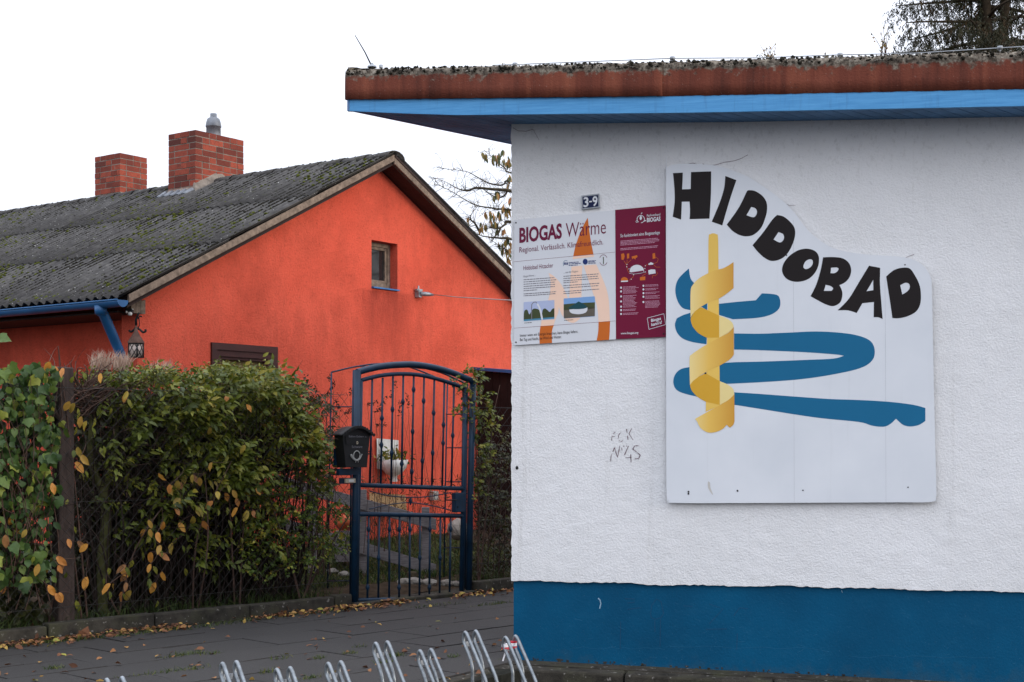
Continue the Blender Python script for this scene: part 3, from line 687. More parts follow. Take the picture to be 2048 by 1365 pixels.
# ---------------------------------------------------------------- biogas board
ZA = lambda x, y: (1020+x/9.1, 410+y/9.1)
ZC = lambda x, y: (1020+x/8.53, 540+y/8.53)
ZR = lambda x, y: (1220+x/4.875, 410+y/4.875)
OF = .036
bb = thing('information_board', W(1180,684,.03), 'tilted white and maroon panel headed BIOGAS Wärme left of the pool sign', 'sign')
wpoly('panel', [[(1028.8,440.5,c),(1230.5,420.5,c),(1231.8,679.2,c),(1027.6,691,c)]], OF, 'print_white', bb, .006)
wpoly('maroon_panel', [[ZR(50,50)+(1,),ZR(542,5)+(1,),ZR(546,1288)+(1,),ZR(58,1310)+(1,)]], OF+.0005, 'print_maroon', bb, .0065)
fl = lambda pts, cv, mt, o=.0006: wpoly('flame_print', [pts], OF+o, mt, bb, conv=cv)
fl([(1415,235,c),(1330,390),(1250,580),(1190,760),(1150,940,c),(1520,905,c),(1465,620),(1435,400)], ZA, 'print_orange')
fl([(1148,944,c),(1140,990,c),(1530,945,c),(1521,909,c)], ZA, 'print_peach')
fl([(1120,1125,c),(1320,1105,c),(1314,1183,c),(1116,1183,c)], ZA, 'print_peach')
fl([(660,55,c),(750,110),(850,215),(930,350),(990,490,c),(1010,470),(1020,300),(1045,0,c),(1230,0,c),(1222,300),(1215,600),(1195,830,c),(1130,885),(1060,905),(960,860),(880,760),(833,630,c),(820,740),(775,850),(745,950,c),(520,965,c),(560,780),(620,620),(665,470),(690,330),(690,180)], ZC, 'print_peach')
pr = [ZA(1340,1105)+(1,), ZA(1570,1085)+(1,)]+[ZC(*p) for p in ((1600,200),(1660,380),(1690,560))]+[ZC(1705,880)+(1,), ZC(1510,890)+(1,)]+[ZC(*p) for p in ((1500,740),(1470,560),(1400,350),(1330,150))]
fl(pr, lambda x, y: (x, y), 'print_peach')
fl([(1510,890,c),(1707,880,c),(1700,1080),(1690,1195,c),(1478,1210,c),(1505,1050)], ZC, 'print_orange')
fl([(520,965,c),(745,950,c),(715,1060),(718,1248,c),(505,1262,c),(500,1120)], ZC, 'print_orange')
def rule(p, q, w, mat): wquads('rule', stroke([p, q], w), OF+.0008, mat, bb)
rule(ZA(70,1038), ZA(1910,862), .5, 'print_plum'); rule(ZC(65,997), ZC(1800,872), .5, 'print_plum')
tx = lambda body, p, q, cap, mat, bold=0.0: wtext('lettering', body, p, q, cap, OF+.0011, mat, bb, bold)
tx('BIOGAS', ZA(170,685), ZA(945,600), 29, 'print_plum', .035); tx('Wärme', ZA(1015,593), ZA(1745,522), 28, 'print_plum', -.004)
tx('Regional. Verlässlich. Klimafreundlich.', ZA(170,870), ZA(1695,722), 10.6, 'print_plum')
tx('Hiddobad Hitzacker', ZA(245,1190), ZA(785,1138), 8.6, 'print_plum')
tx('Biogas-Wärme ...', ZC(232,130), ZC(440,108), 4, 'print_grey'); tx('... aus der Region', ZC(915,62), ZC(1160,40), 4, 'print_grey')
tx('Immer wenn wir Energie brauchen, kann Biogas liefern:', ZC(170,1145), ZC(1155,1075), 5.6, 'print_black', .005)
tx('Bei Tag und Nacht, bei Wind und Wetter.', ZC(170,1218), ZC(880,1166), 5.6, 'print_black', .005)
def small_print(cv, lines, h, mat, slope):
    """rows of words too small to read"""
    q = []
    for x0, x1, y in lines:
        x = x0
        while x < x1:
            w = random.uniform(h*1.2, h*5); e = min(x+w, x1); yy = y+slope*(x-x0); y2 = y+slope*(e-x0)
            q.append((cv(x, yy-h/2), cv(e, y2-h/2), cv(e, y2+h/2), cv(x, yy+h/2))); x = e+h*.55
    wquads('small_print', q, OF+.0011, mat, bb)
small_print(ZC, [(232,x1,y) for y, x1 in ((170,755),(209,790),(247,770),(285,775),(322,765),(358,465),(412,790),(445,775))], 13, 'print_grey', -.07)
small_print(ZC, [(912,x1,y) for y, x1 in ((112,1510),(150,1500),(188,1510),(222,1155),(272,1530),(312,1510),(372,1520),(408,1210))], 13, 'print_grey', -.07)
small_print(ZC, [(245,370,908),(925,1080,862)], 9, 'print_black', -.06)
# pictures
def pic(name, outline, mat, o, cv=ZC): return wpoly(name, [outline], OF+o, mat, bb, conv=cv)
def rr(x0, y0, x1, y1, dy, r=16):
    s = lambda x, y: (x, y+dy*(x-x0)/(x1-x0))
    return [s(x0+r,y0)+(1,),s(x1-r,y0)+(1,),s(x1-4,y0+4),s(x1,y0+r)+(1,),s(x1,y1-r)+(1,),s(x1-4,y1-4),s(x1-r,y1)+(1,),s(x0+r,y1)+(1,),s(x0+4,y1-4),s(x0,y1-r)+(1,),s(x0,y0+r)+(1,),s(x0+4,y0+4)]
pic('picture', rr(233,552,757,880,-36), 'print_sky_pale', .0012)
pic('picture_detail', [(234,845,c),(300,838),(757,800,c),(757,832,c),(236,878,c)], 'print_water', .0014)
pic('picture_detail', [(234,850,c),(240,720),(270,680),(300,690),(330,760),(370,700),(400,665),(450,665),(500,690),(540,760),(560,680),(600,660),(640,690),(680,720),(720,670),(757,655,c),(757,805,c)], 'print_leaf', .0015)
wquads('picture_detail', stroke([ZC(370,850),ZC(368,640),ZC(372,590),ZC(400,555),ZC(440,550),ZC(460,570)], 1.6), OF+.0017, 'print_grey', bb)
wquads('picture_detail', stroke([ZC(465,580),ZC(500,640),ZC(525,720),ZC(550,850)], 3.5), OF+.0017, 'print_white', bb)
pic('picture', rr(916,490,1449,833,-38), 'print_sky', .0012)
pic('picture_detail', [(916,590,c),(1100,572),(1448,555,c),(1448,660,c),(916,690,c)], 'print_leaf', .0014)
pic('picture_detail', [(916,690,c),(1150,660),(1448,640,c),(1446,790,c),(920,830,c)], 'print_earth', .0014)
pic('picture_detail', [(1010,680,c),(1320,640,c),(1315,700),(1270,740),(1170,758),(1060,745),(1020,715)], 'print_white', .0016)
pic('picture_detail', [(980,655,c),(1060,610),(1170,540,c),(1260,585),(1325,640,c),(1250,665),(1100,672)], 'print_tank', .0018)
# partner marks: blue bars, dark disc, ring
for x in (985,1010,1036): pic('partner_mark', [(x,1050,c),(x+18,1048,c),(x+18,1090,c),(x,1093,c)], 'print_navy', .0012, ZA)
wquads('partner_mark', stroke([ZA(975,1115),ZA(970,1060),ZA(985,1025),ZA(1015,1012),ZA(1045,1025)], .8), OF+.0012, 'print_blue', bb)
small_print(ZA, [(1068,1255,1052),(1068,1285,1078),(1068,1240,1105),(1425,1565,1025),(1425,1545,1045),(1425,1560,1068)], 13, 'print_navy', -.06)
pic('partner_mark', [(1370+45*math.cos(a*.5236), 1036+52*math.sin(a*.5236)) for a in range(12)], 'print_navy', .0012, ZA)
tx('EVE', ZA(1332,1055), ZA(1408,1050), 4.2, 'print_white', .01)
for a0, a1 in ((-2.7,-.45),(.45,2.7)):
    wquads('partner_mark', stroke([ZA(1700+72*math.cos(a0+(a1-a0)*k/10), 1006+96*math.sin(a0+(a1-a0)*k/10)) for k in range(11)], .9), OF+.0012, 'print_plum', bb)
wquads('partner_mark', stroke([ZA(1700,1080),ZA(1702,1010),ZA(1698,950)], 1.6), OF+.0012, 'print_leaf', bb)
# maroon side
mx = lambda body, p, q, cap, bold=0.0, lean=None: wtext('lettering', body, p, q, cap, OF+.0016, 'print_white', bb, bold, lean)
mx('Fachverband', ZR(360,117), ZR(490,104), 4.8, .006); mx('BIOGAS', ZR(360,169), ZR(492,155), 8.4, .03)
mx('So funktioniert eine Biogasanlage', ZR(102,318), ZR(485,284), 6.4, .005); mx('www.biogas.org', ZR(105,1264), ZR(276,1257), 4.4, .012)
mx('Biogas', ZR(402,1143), ZR(498,1120), 6, .025, (-.1,-1)); mx("kann's!", ZR(404,1184), ZR(506,1157), 6, .025, (-.1,-1))
wquads('stamp_frame', sum((stroke([ZR(*a), ZR(*b)], .9) for a, b in (((363,1105),(525,1062)),((525,1062),(543,1168)),((543,1168),(380,1215)),((380,1215),(363,1105)))), []), OF+.0016, 'print_white', bb)
wquads('emblem', stroke([ZR(300+36*math.cos(a*.35+2.2), 140+36*math.sin(a*.35+2.2)) for a in range(17)], 1.2)+stroke([ZR(262+9*math.cos(a*.7), 163+9*math.sin(a*.7)) for a in range(10)], .9)+stroke([ZR(330,160),ZR(352,152)], 2), OF+.0016, 'print_white', bb)
pic('emblem', [(300,150),(288,130),(300,98,1),(312,128)], 'print_white', .0016, ZR); pic('emblem', [(300,95,1),(308,76,1),(316,80)], 'print_white', .0016, ZR)
def sm(lines, h=6): small_print(ZR, lines, h, 'print_pink', -.085)
_h = small_print
q = []
small_print(ZR, [(102,x1,y) for y, x1 in ((355,465),(368,482),(381,478),(394,435),(428,468),(441,460))], 6, 'print_pink', -.08)
for (cx, cy, ls) in [(108,808,3),(108,845,3),(108,894,4),(108,943,4),(108,993,2),(108,1028,2),(108,1065,2),(326,790,2),(326,826,2),(326,862,2),(326,897,3),(326,948,6)]:
    pic('bullet', [(cx+9*math.cos(a*.785), cy+10*math.sin(a*.785)) for a in range(8)], 'print_white', .0016, ZR)
    small_print(ZR, [(cx+18, cx+18+random.uniform(90,155), cy-6+k*12) for k in range(ls)], 5, 'print_pink', -.05)
pic('diagram', [(190,655,1),(198,620),(225,595),(262,585),(300,595),(325,620),(332,652,1),(262,668)], 'print_white', .0016, ZR)
pic('diagram', [(200,660,1),(325,640,1),(322,655),(262,668),(210,668)], 'print_plum', .0018, ZR)
for pts in ([(108,480,1),(135,472,1),(142,505),(132,538,1),(112,535,1)], [(165,478,1),(188,474,1),(186,522,1),(166,526,1)], [(210,505,1),(262,492,1),(268,508),(250,520,1),(248,536,1),(232,520,1),(216,532,1)], [(415,475,1),(438,470,1),(445,522,1),(416,528,1)], [(292,706,1),(345,698,1),(343,735,1),(292,738,1)], [(107,742,1),(112,718),(140,705),(168,718),(176,738,1)]):
    pic('diagram', pts, 'print_orange', .0016, ZR)
for pts in ([(372,578,1),(398,560,1),(424,572,1),(420,584,1),(376,586,1)], [(372,640,1),(400,630,1),(440,632,1),(446,668,1),(378,680,1)], [(107,742,1),(176,738,1),(175,750,1),(107,754,1)]):
    pic('diagram', pts, 'print_white', .0016, ZR)
wquads('diagram', sum((stroke([ZR(*p) for p in pl], .7) for pl in ([(135,545),(155,575),(165,600),(170,640),(188,665)], [(168,535),(163,575)], [(205,538),(168,572)], [(340,600),(365,582)], [(425,575),(460,560),(470,530),(450,510)], [(425,585),(450,608),(490,608)], [(232,680),(225,705),(185,738)], [(310,700),(330,682),(355,670)], [(455,650),(465,670),(445,690),(415,690),(412,715)])), []), OF+.0016, 'print_orange', bb)
wquads('diagram', stroke([ZR(188,668),ZR(230,676),ZR(300,668),ZR(345,655)], .6)+sum((stroke([ZR(x-4,y),ZR(x+4,y)], 1.6) for x, y in ((165,582),(163,605),(185,625),(345,595),(340,622),(346,655),(230,682),(207,726))), []), OF+.0019, 'print_white', bb)
for x, y in ((1032,446),(1032,685),(1327,416),(1327,668)):
    p = W(x, y, OF+.001); MB().add([p+WD*(.006*math.cos(a*.785))+Vector((0,0,.006*math.sin(a*.785)))+WN*.001 for a in range(8)]+[p+WN*.004], [(k, (k+1)%8, 8) for k in range(8)]).obj('screw', 'black_metal', bb)

# ---------------------------------------------------------------- house number plate
hn = thing('house_number_plate', W(1180,418,.03), 'small dark blue enamel plate with the number 3-9', 'number plate')
wpoly('frame', [[(1162.5,391.5,1),(1198.5,387.5,1),(1199.5,415.5,1),(1163,419.5,1)]], .040, 'galvanised_dull', hn, .018)
wpoly('plate', [[(1165,394,1),(1196.3,390.4,1),(1197,413.3,1),(1165.5,417,1)]], .0412, 'plate_blue', hn)
wtext('numeral', '3', (1167,414.5), (1177,413.3), 19, .0425, M['print_white'], hn, .022); wtext('numeral', '9', (1185,412.6), (1195,411.4), 19, .0425, M['print_white'], hn, .022)
wquads('numeral', stroke([(1178.3,404),(1183.8,403.3)], 2.6), .0425, 'print_white', hn)

# ---------------------------------------------------------------- scrawls, cracks and scuffs on the wall
gz = lambda x, y: (1000+x/3.25, 680+y/3.25)
gs = [[(725,655),(730,610),(750,602)],[(728,630),(745,628)],[(785,603),(770,620),(768,650),(785,662),(802,655)],[(822,580),(828,615),(832,650)],[(862,565),(838,610),(865,652)],
      [(718,790),(722,755),(745,700),(752,730),(765,765),(778,690)],[(790,695),(793,720)],[(800,692),(835,690),(800,768),(855,765)],[(905,690),(878,688),(862,710),(895,735),(912,750),(900,772),(868,775)],[(850,745),(852,815)]]
qs = []
for st in gs:
    pts = [gz(*p) for p in st]
    for k in range(len(pts)-1):
        for j in range(4):
            if random.random() < .22: continue
            a = Vector(pts[k]).lerp(Vector(pts[k+1]), j/4); b = Vector(pts[k]).lerp(Vector(pts[k+1]), (j+1)/4)
            qs += stroke([tuple(a), tuple(b)], random.uniform(.7, 1.7))
wquads('scrawl', qs, .0262, 'graffiti', pool)
pz = lambda x, y: (1020+x/4.267, 1150+y/4.267)
qs = []
for st in ([(945,400),(940,630)],[(1235,390),(1237,490)],[(1285,380),(1280,615)],[(1000,295),(1120,280)],[(1200,330),(1205,365),(1240,380),(1290,365),(1310,330),(1290,230),(1250,205),(1210,260),(1200,330)],[(1000,240),(1060,235),(1060,205),(980,205)],[(1670,465),(1850,462)],[(1480,265),(1560,270)],[(1700,250),(1820,290),(1700,420)],[(1940,500),(1935,640)],[(1910,350),(1960,280),(2030,290)]):
    qs += stroke([pz(*p) for p in st], .9)
wquads('faded_scrawl', qs, .0015, 'graffiti_blue', pool)
wquads('scuff', stroke([pz(752,200),pz(768,215),pz(775,245),pz(765,290)], 2.2)+stroke([(1683,1181),(1685,1186)], 1), .0016, 'scuff_white', pool)
sq, cq = [], []
for _ in range(46):
    x, y = random.uniform(1040, 2040), random.uniform(1200, 1345); a_ = random.uniform(-.5, .5); L_ = random.uniform(3, 16)
    sq += stroke([(x, y), (x+L_*math.cos(a_)*.5, y+L_*math.sin(a_)*.5+random.uniform(-1,1)), (x+L_*math.cos(a_), y+L_*math.sin(a_))], random.uniform(.3, .9))
for x0, x1, y in ((1140,1330,1296),(1340,1640,1292),(1700,1990,1306)):
    sq += stroke([(x0+(x1-x0)*k/14, y+(x0+(x1-x0)*k/14-1140)*.012+random.uniform(-2.5,2.5)) for k in range(15)], .5)
wquads('faint_scuff', sq, .0013, 'scuff_blue', pool)['kind'] = 'stuff'
for _ in range(60):
    x = random.uniform(1030, 1740); y = 1320+(x-1024)*.0505-random.uniform(0, 5); w = random.uniform(1.5, 8); h = random.uniform(.8, 2.6)
    cq.append(((x, y-h), (x+w, y-h*random.uniform(.3,1)), (x+w*.9, y+h), (x+w*.1, y+h)))
wquads('paint_chip', cq, .0014, 'kerb_concrete', pool)['kind'] = 'stuff'
ck = lambda pts: [Z2(*p) for p in pts]
wquads('crack', stroke(ck([(225,64),(260,58),(300,66),(322,68)]), .9)+stroke(ck([(330,62),(370,78),(430,68),(480,52),(550,42),(600,25),(645,0)]), .8)+stroke(ck([(1735,716),(1770,702),(1800,690)]), .7)+stroke(ck([(905,340),(930,352),(975,350)]), .6)+stroke([(1026,256),(1036,262),(1052,263),(1066,259)], .8)+stroke([(1066,259),(1078,280)], .5), .0258, 'graffiti', pool)
p = W(1034,936,.024); MB().lathe(p, [(.012,0),(.012,.001)], 8)
part('drill_hole', 'black_metal', pool, lambda m: m.add([p+WD*(.011*math.cos(a*.785))+Vector((0,0,.014*math.sin(a*.785)))+WN*.003 for a in range(8)], [tuple(range(8))]))
# ================================================================ the orange house
house = thing('orange_house', GC, 'orange-red rendered house with mossy grey corrugated roof and two brick chimneys', 'house')
VO = .28
Pk = G(790, 310, VO); Le = G(256, 592, VO); tP, tL = tG(Pk), tG(Le)
TAN = (Pk.z-Le.z)/(tP-tL); PA = math.atan(TAN); tRt = 2*tP-tL
def zroof(t): return Pk.z-abs(t-tP)*TAN
print('house', tP, tL, Pk.z, Le.z, math.degrees(PA))
zg = lambda t: zroof(t)-.13                                        # top of the gable render
tW = 2*tP                                                          # right corner of the gable
w1 = (tG(G(743,480)), tG(G(795,486)), G(743,577).z, G(743,480).z)
w2 = (tG(G(421,690)), tG(G(553,697)), G(421,690).z-1.25, G(421,685).z)
def gable(m):
    ts = [0, w2[0], w2[1], w1[0], w1[1], tW]
    def col(t0, t1, z0, z1=None):
        n = max(1, int((t1-t0)/.25))
        for i in range(n):
            a, b = t0+(t1-t0)*i/n, t0+(t1-t0)*(i+1)/n
            cuts = [a, b] if not (a < tP < b) else [a, tP, b]
            for x, y in zip(cuts[:-1], cuts[1:]):
                m.add([Gt(x,z0), Gt(y,z0), Gt(y, z1 if z1 else zg(y)), Gt(x, z1 if z1 else zg(x))], [(0,1,2,3)])
    col(ts[0], ts[1], -.2); col(ts[1], ts[2], -.2, w2[2]); col(ts[1], ts[2], w2[3]); col(ts[2], ts[3], -.2); col(ts[3], ts[4], -.2, w1[2]); col(ts[3], ts[4], w1[3]); col(ts[4], ts[5], -.2)
    for t0, t1, z0, z1 in (w1, w2):
        d = -.2
        for a, b in (((t0,z0),(t1,z0)), ((t1,z0),(t1,z1)), ((t1,z1),(t0,z1)), ((t0,z1),(t0,z0))):
            m.add([Gt(a[0],a[1]), Gt(b[0],b[1]), Gt(b[0],b[1],d), Gt(a[0],a[1],d)], [(0,1,2,3)])
part('gable_wall', 'orange_render', house, gable)
part('side_wall', 'orange_render', house, lambda m: (m.add([Gt(.4,-.2,-.25), Gt(.4,-.2,-9.5), Gt(.4,zg(0)+.1,-9.5), Gt(.4,zg(0)+.1,-.25)], [(0,1,2,3)]), m.add([Gt(0,-.2), Gt(0,-.2,-.25), Gt(0,zg(0)+.1,-.25), Gt(0,zg(0)+.1)], [(0,1,2,3)]), m.add([Gt(0,-.2,-.25), Gt(.4,-.2,-.25), Gt(.4,zg(0)+.2,-.25), Gt(0,zg(0)+.1,-.25)], [(0,1,2,3)]), m.add([Gt(tW,-.2), Gt(tW,-.2,-9.5), Gt(tW,zg(tW)+.1,-9.5), Gt(tW,zg(tW)+.1)], [(0,1,2,3)]), m.add([Gt(0,-.2,-9.5), Gt(tW,-.2,-9.5), Gt(tW,zg(tW),-9.5), Gt(tP,zg(tP),-9.5), Gt(0,zg(0),-9.5)], [(0,1,2,3,4)])))  # left wall set back behind the corner, shaped to deepen the eave shade
# small attic window
wn = empty('window', Gt(w1[0], w1[2]), house); tag(wn, 'small weathered wooden attic window with blue sill')
d = -.12; t0, t1, z0, z1 = w1; fw = .055
def wframe(m, t0, t1, z0, z1, d0, d1, fw):
    for a, b, c, e in ((t0, t0+fw, z0, z1), (t1-fw, t1, z0, z1), (t0+fw, t1-fw, z1-fw, z1), (t0+fw, t1-fw, z0, z0+fw)):
        m.hexa([Gt(a,c,d0), Gt(b,c,d0), Gt(b,c,d1), Gt(a,c,d1), Gt(a,e,d0), Gt(b,e,d0), Gt(b,e,d1), Gt(a,e,d1)])
part('frame', 'weathered_wood', wn, lambda m: wframe(m, t0+.002, t1-.002, z0+.045, z1-.002, d, d-.06, .05))
part('sash', 'weathered_wood', wn, lambda m: wframe(m, t0+.054, t1-.054, z0+.097, z1-.054, d-.015, d-.05, .035))
part('pane', 'glass_pane', wn, lambda m: m.add([Gt(t0+.085,z0+.12,d-.035), Gt(t1-.085,z0+.12,d-.035), Gt(t1-.085,z1-.085,d-.035), Gt(t0+.085,z1-.085,d-.035)], [(0,1,2,3)]))
part('sill', 'sill_blue', wn, lambda m: m.hexa([Gt(t0+.002,z0+.003,.04), Gt(t1-.002,z0+.003,.04), Gt(t1-.002,z0+.003,-.17), Gt(t0+.002,z0+.003,-.17), Gt(t0+.002,z0+.02,.04), Gt(t1-.002,z0+.02,.04), Gt(t1-.002,z0+.043,-.17), Gt(t0+.002,z0+.043,-.17)]))
# brown window behind the hedge
wb = empty('window', Gt(w2[0], w2[2]), house); tag(wb, 'dark brown framed window with reed blind above the hedge')
t0, t1, z0, z1 = w2
part('frame', 'dark_wood', wb, lambda m: wframe(m, t0+.001, t1-.001, z0+.001, z1-.001, .025, -.1, .075))
part('sash', 'dark_wood', wb, lambda m: wframe(m, t0+.076, t1-.076, z0+.076, z1-.076, .008, -.1, .07))
part('bead', 'dark_wood', wb, lambda m: wframe(m, t0+.146, t1-.146, z0+.146, z1-.146, -.012, -.1, .03))
part('blind', 'blind', wb, lambda m: m.add([Gt(t0+.15,z0+.15,-.06), Gt(t1-.15,z0+.15,-.06), Gt(t1-.15,z1-.15,-.06), Gt(t0+.15,z1-.15,-.06)], [(0,1,2,3)]))
# roof sheets
roof = empty('roof', Pk, house)
SLEN = (tP-tL)/math.cos(PA)
WAVE, AMP, NW = .13, .019, 7
def sheet(L):
    m = MB(); n = NW*8; top, bot = [], []
    rows = 3
    for j in range(rows):
        for i in range(n+1):
            x = i/n*NW*WAVE; z = AMP*math.cos(2*math.pi*i/8)+AMP
            top.append((x, L*j/(rows-1), z)); bot.append((x, L*j/(rows-1), z-.009))
    k = n+1; V = top+bot; o = len(top); Fc = []
    for j in range(rows-1):
        for i in range(n):
            q = (j*k+i, j*k+i+1, (j+1)*k+i+1, (j+1)*k+i); Fc.append(q); Fc.append(tuple(x+o for x in reversed(q)))
    for j in (0, rows-1):
        for i in range(n): Fc.append((j*k+i, j*k+i+1, o+j*k+i+1, o+j*k+i))
    for i in (0, n):
        for j in range(rows-1): Fc.append((j*k+i, (j+1)*k+i, o+(j+1)*k+i, o+j*k+i))
    m.add(V, Fc, True); return m.mesh('roof_sheet', M['roof_sheet'])
NR = 3; rl = SLEN/NR; me_sheet = sheet(rl+.12)
cosP, sinP = math.cos(PA), math.sin(PA)
zv = Vector((0,0,1))
for side_ in (0, 1):
    X = GE if side_ == 0 else GN; Y = (-GD if side_ == 0 else GD)*cosP-zv*sinP; Z = X.cross(Y)
    nsh = 11
    for r in range(NR):
        for i in range(nsh):
            u = i*(NW*WAVE-.0) if side_ == 0 else -(i+1)*NW*WAVE
            org = Pk+(GE*u if side_ == 0 else GE*(-u))+Y*(r*rl-.03)+Z*(.002+.005*(i % 2)+random.uniform(0,.004))
            if side_ == 1: org = Pk+GE*((i+1)*NW*WAVE)+Y*(r*rl-.03)+Z*(.008+.006*(i % 2))
            Yt = (Y+Z*(.013/rl)).normalized(); Zt = X.cross(Yt)
            o = bpy.data.objects.new('roof_sheet', me_sheet); link(o, roof)
            o.matrix_basis = Matrix.Translation(org-Pk) @ Matrix((X, Yt, Zt)).transposed().to_4x4()
ridge_m = MB()
# ridge caps: short overlapping half-round pieces
for i in range(25):
    c0 = Pk+GE*(i*.4-.02)+zv*.0; c1 = c0+GE*.44; pr = []
    V = []
    for c_, r_ in ((c0, .125), (c1, .105)):
        for j in range(9):
            g = math.pi*(j/8); V.append(c_+GD*(math.cos(g)*r_*1.35)+zv*(math.sin(g)*r_*.75-.045))
    MB().add(V, [(j, j+1, 10+j, 9+j) for j in range(8)], True).obj('ridge_cap', 'roof_sheet', roof)
for o in roof.children:
    if o.name.startswith('ridge_cap'):
        sd = o.modifiers.new('t', 'SOLIDIFY'); sd.thickness = .012
# moss cushions lying in the valleys of the sheets
Yl = -GD*cosP-zv*sinP; Zl = GE.cross(Yl); mp, ms = [], []
for _ in range(6500):
    u = random.uniform(.02, 9.6); k = round(u/WAVE-.5)+.5; u = (k+.5)*WAVE-.030+random.gauss(0, .012); v = SLEN*(random.random()**.75)
    if math.sin(u*1.7+v*2.1)+math.sin(v*3.3-u*.9)+random.gauss(0,.8) < .45: continue
    mp.append(tuple(Pk+GE*u+Yl*v+Zl*(.024+random.uniform(0,.014)))); ms.append(random.uniform(.010,.030))
blobs('moss', mp, ms, 'moss', roof, .8)
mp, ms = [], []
for _ in range(3200):          # ragged rows of dark blobs painting in the shade between the waves
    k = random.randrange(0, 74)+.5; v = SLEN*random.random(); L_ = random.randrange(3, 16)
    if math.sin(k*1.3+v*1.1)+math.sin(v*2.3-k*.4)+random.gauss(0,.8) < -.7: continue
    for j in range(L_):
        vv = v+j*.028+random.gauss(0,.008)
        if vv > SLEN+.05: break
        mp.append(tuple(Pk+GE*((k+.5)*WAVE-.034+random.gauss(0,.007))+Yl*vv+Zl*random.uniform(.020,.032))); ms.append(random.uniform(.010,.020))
print('old moss', len(mp)); blobs('shade_rows', mp, ms, 'moss_and_shade', roof, .8)
# rafters underside and barge boards
def slab(m, ta, tb, dz0, dz1, o0, o1):
    m.hexa([Gt(ta,zroof(ta)+dz0,o0), Gt(tb,zroof(tb)+dz0,o0), Gt(tb,zroof(tb)+dz0,o1), Gt(ta,zroof(ta)+dz0,o1), Gt(ta,zroof(ta)+dz1,o0), Gt(tb,zroof(tb)+dz1,o0), Gt(tb,zroof(tb)+dz1,o1), Gt(ta,zroof(ta)+dz1,o1)])
part('barge_board', 'weathered_wood', house, lambda m: slab(m, tL+.02, tP, -.075, .004, VO-.005, VO-.035), .004)
part('barge_board', 'weathered_wood', house, lambda m: slab(m, tP, tRt, -.11, -.03, VO-.005, VO-.035), .004)
part('verge_strip', 'soffit_wood', house, lambda m: slab(m, tP+.01, tRt, -.028, .004, VO+.0, VO-.04))
for ta, tb in ((tL+.02, tP), (tP, tRt)):
    for k in range(3):
        o0 = VO-.037-k*.082; part('soffit_board', 'soffit_wood', house, lambda m: slab(m, ta, tb, -.125, -.105, o0, o0-.08))
part('roof_lining', 'soffit_wood', house, lambda m: (slab(m, tL+.05, tP, -.102, -.03, VO-.04, -9.4), slab(m, tP, tRt-.05, -.102, -.045, VO-.04, -9.4)))
# boxed eave end
e0, e1 = G(262,598,.06), G(279,628,.06)
part('eave_end_board', 'weathered_wood', house, lambda m: [m.hexa([Gt(a,e1.z,.09), Gt(a+.058,e1.z,.09), Gt(a+.058,e1.z,.0), Gt(a,e1.z,.0), Gt(a,e0.z-.02,.09), Gt(a+.058,e0.z,.09), Gt(a+.058,e0.z,.0), Gt(a,e0.z-.02,.0)]) for a in (tG(e0)-.02, tG(e0)+.042, tG(e0)+.104)])
part('eave_soffit', 'soffit_wood', house, lambda m: m.hexa([Gt(tL+.1,e1.z,-.01), Gt(.395,e1.z,-.26), Gt(.395,e1.z,-9), Gt(tL+.1,e1.z,-9), Gt(tL+.1,e1.z+.02,-.01), Gt(.395,e1.z+.02,-.26), Gt(.395,e1.z+.02,-9), Gt(tL+.1,e1.z+.02,-9)]))
# gutter
tg, zgz = tL-.05, zroof(tL)-.045
gut = empty('gutter', Gt(tg, zgz, VO), house)
def gutter(m):
    R_ = .068; n = 10; V = []
    for k in range(2):
        c_ = Gt(tg, zgz-.03*k, VO-.02-9.3*k)
        for rr_ in (R_, R_-.006):
            for j in range(n+1):
                a = math.pi+math.pi*j/n; V.append(c_+GD*(math.cos(a)*rr_)+zv*(math.sin(a)*rr_))
    s = n+1; Fc = [(j, j+1, 2*s+j+1, 2*s+j) for j in range(n)]+[(s+j+1, s+j, 3*s+j, 3*s+j+1) for j in range(n)]
    for e in (0, n): Fc.append((e, s+e, 3*s+e, 2*s+e))
    m.add(V, Fc, True)
    m.tube([Gt(tg-R_, zgz, VO-.02), Gt(tg-R_, zgz-.03, VO-9.3)], .009, 6)
part('trough', 'gutter_blue', gut, gutter)
part('end_cap', 'gutter_blue', gut, lambda m: m.add([Gt(tg, zgz, VO-.018)+GD*(math.cos(math.pi+math.pi*j/10)*.07)+zv*(math.sin(math.pi+math.pi*j/10)*.07) for j in range(11)], [tuple(range(11))]))
uo = VO-.36
p0 = Gt(tg, zgz-.06, uo); p3 = on_plane(247, 722, Gt(-.08, 0), GD)
part('downpipe', 'gutter_blue', gut, lambda m: m.tube([p0, p0+zv*-.05, p0.lerp(p3,.12), p0.lerp(p3,.55), p3, p3-zv*1.5], [.052]*6, 14))
part('outlet', 'gutter_blue', gut, lambda m: m.tube([p0+zv*.02, p0-zv*.07], [.066,.058], 14))

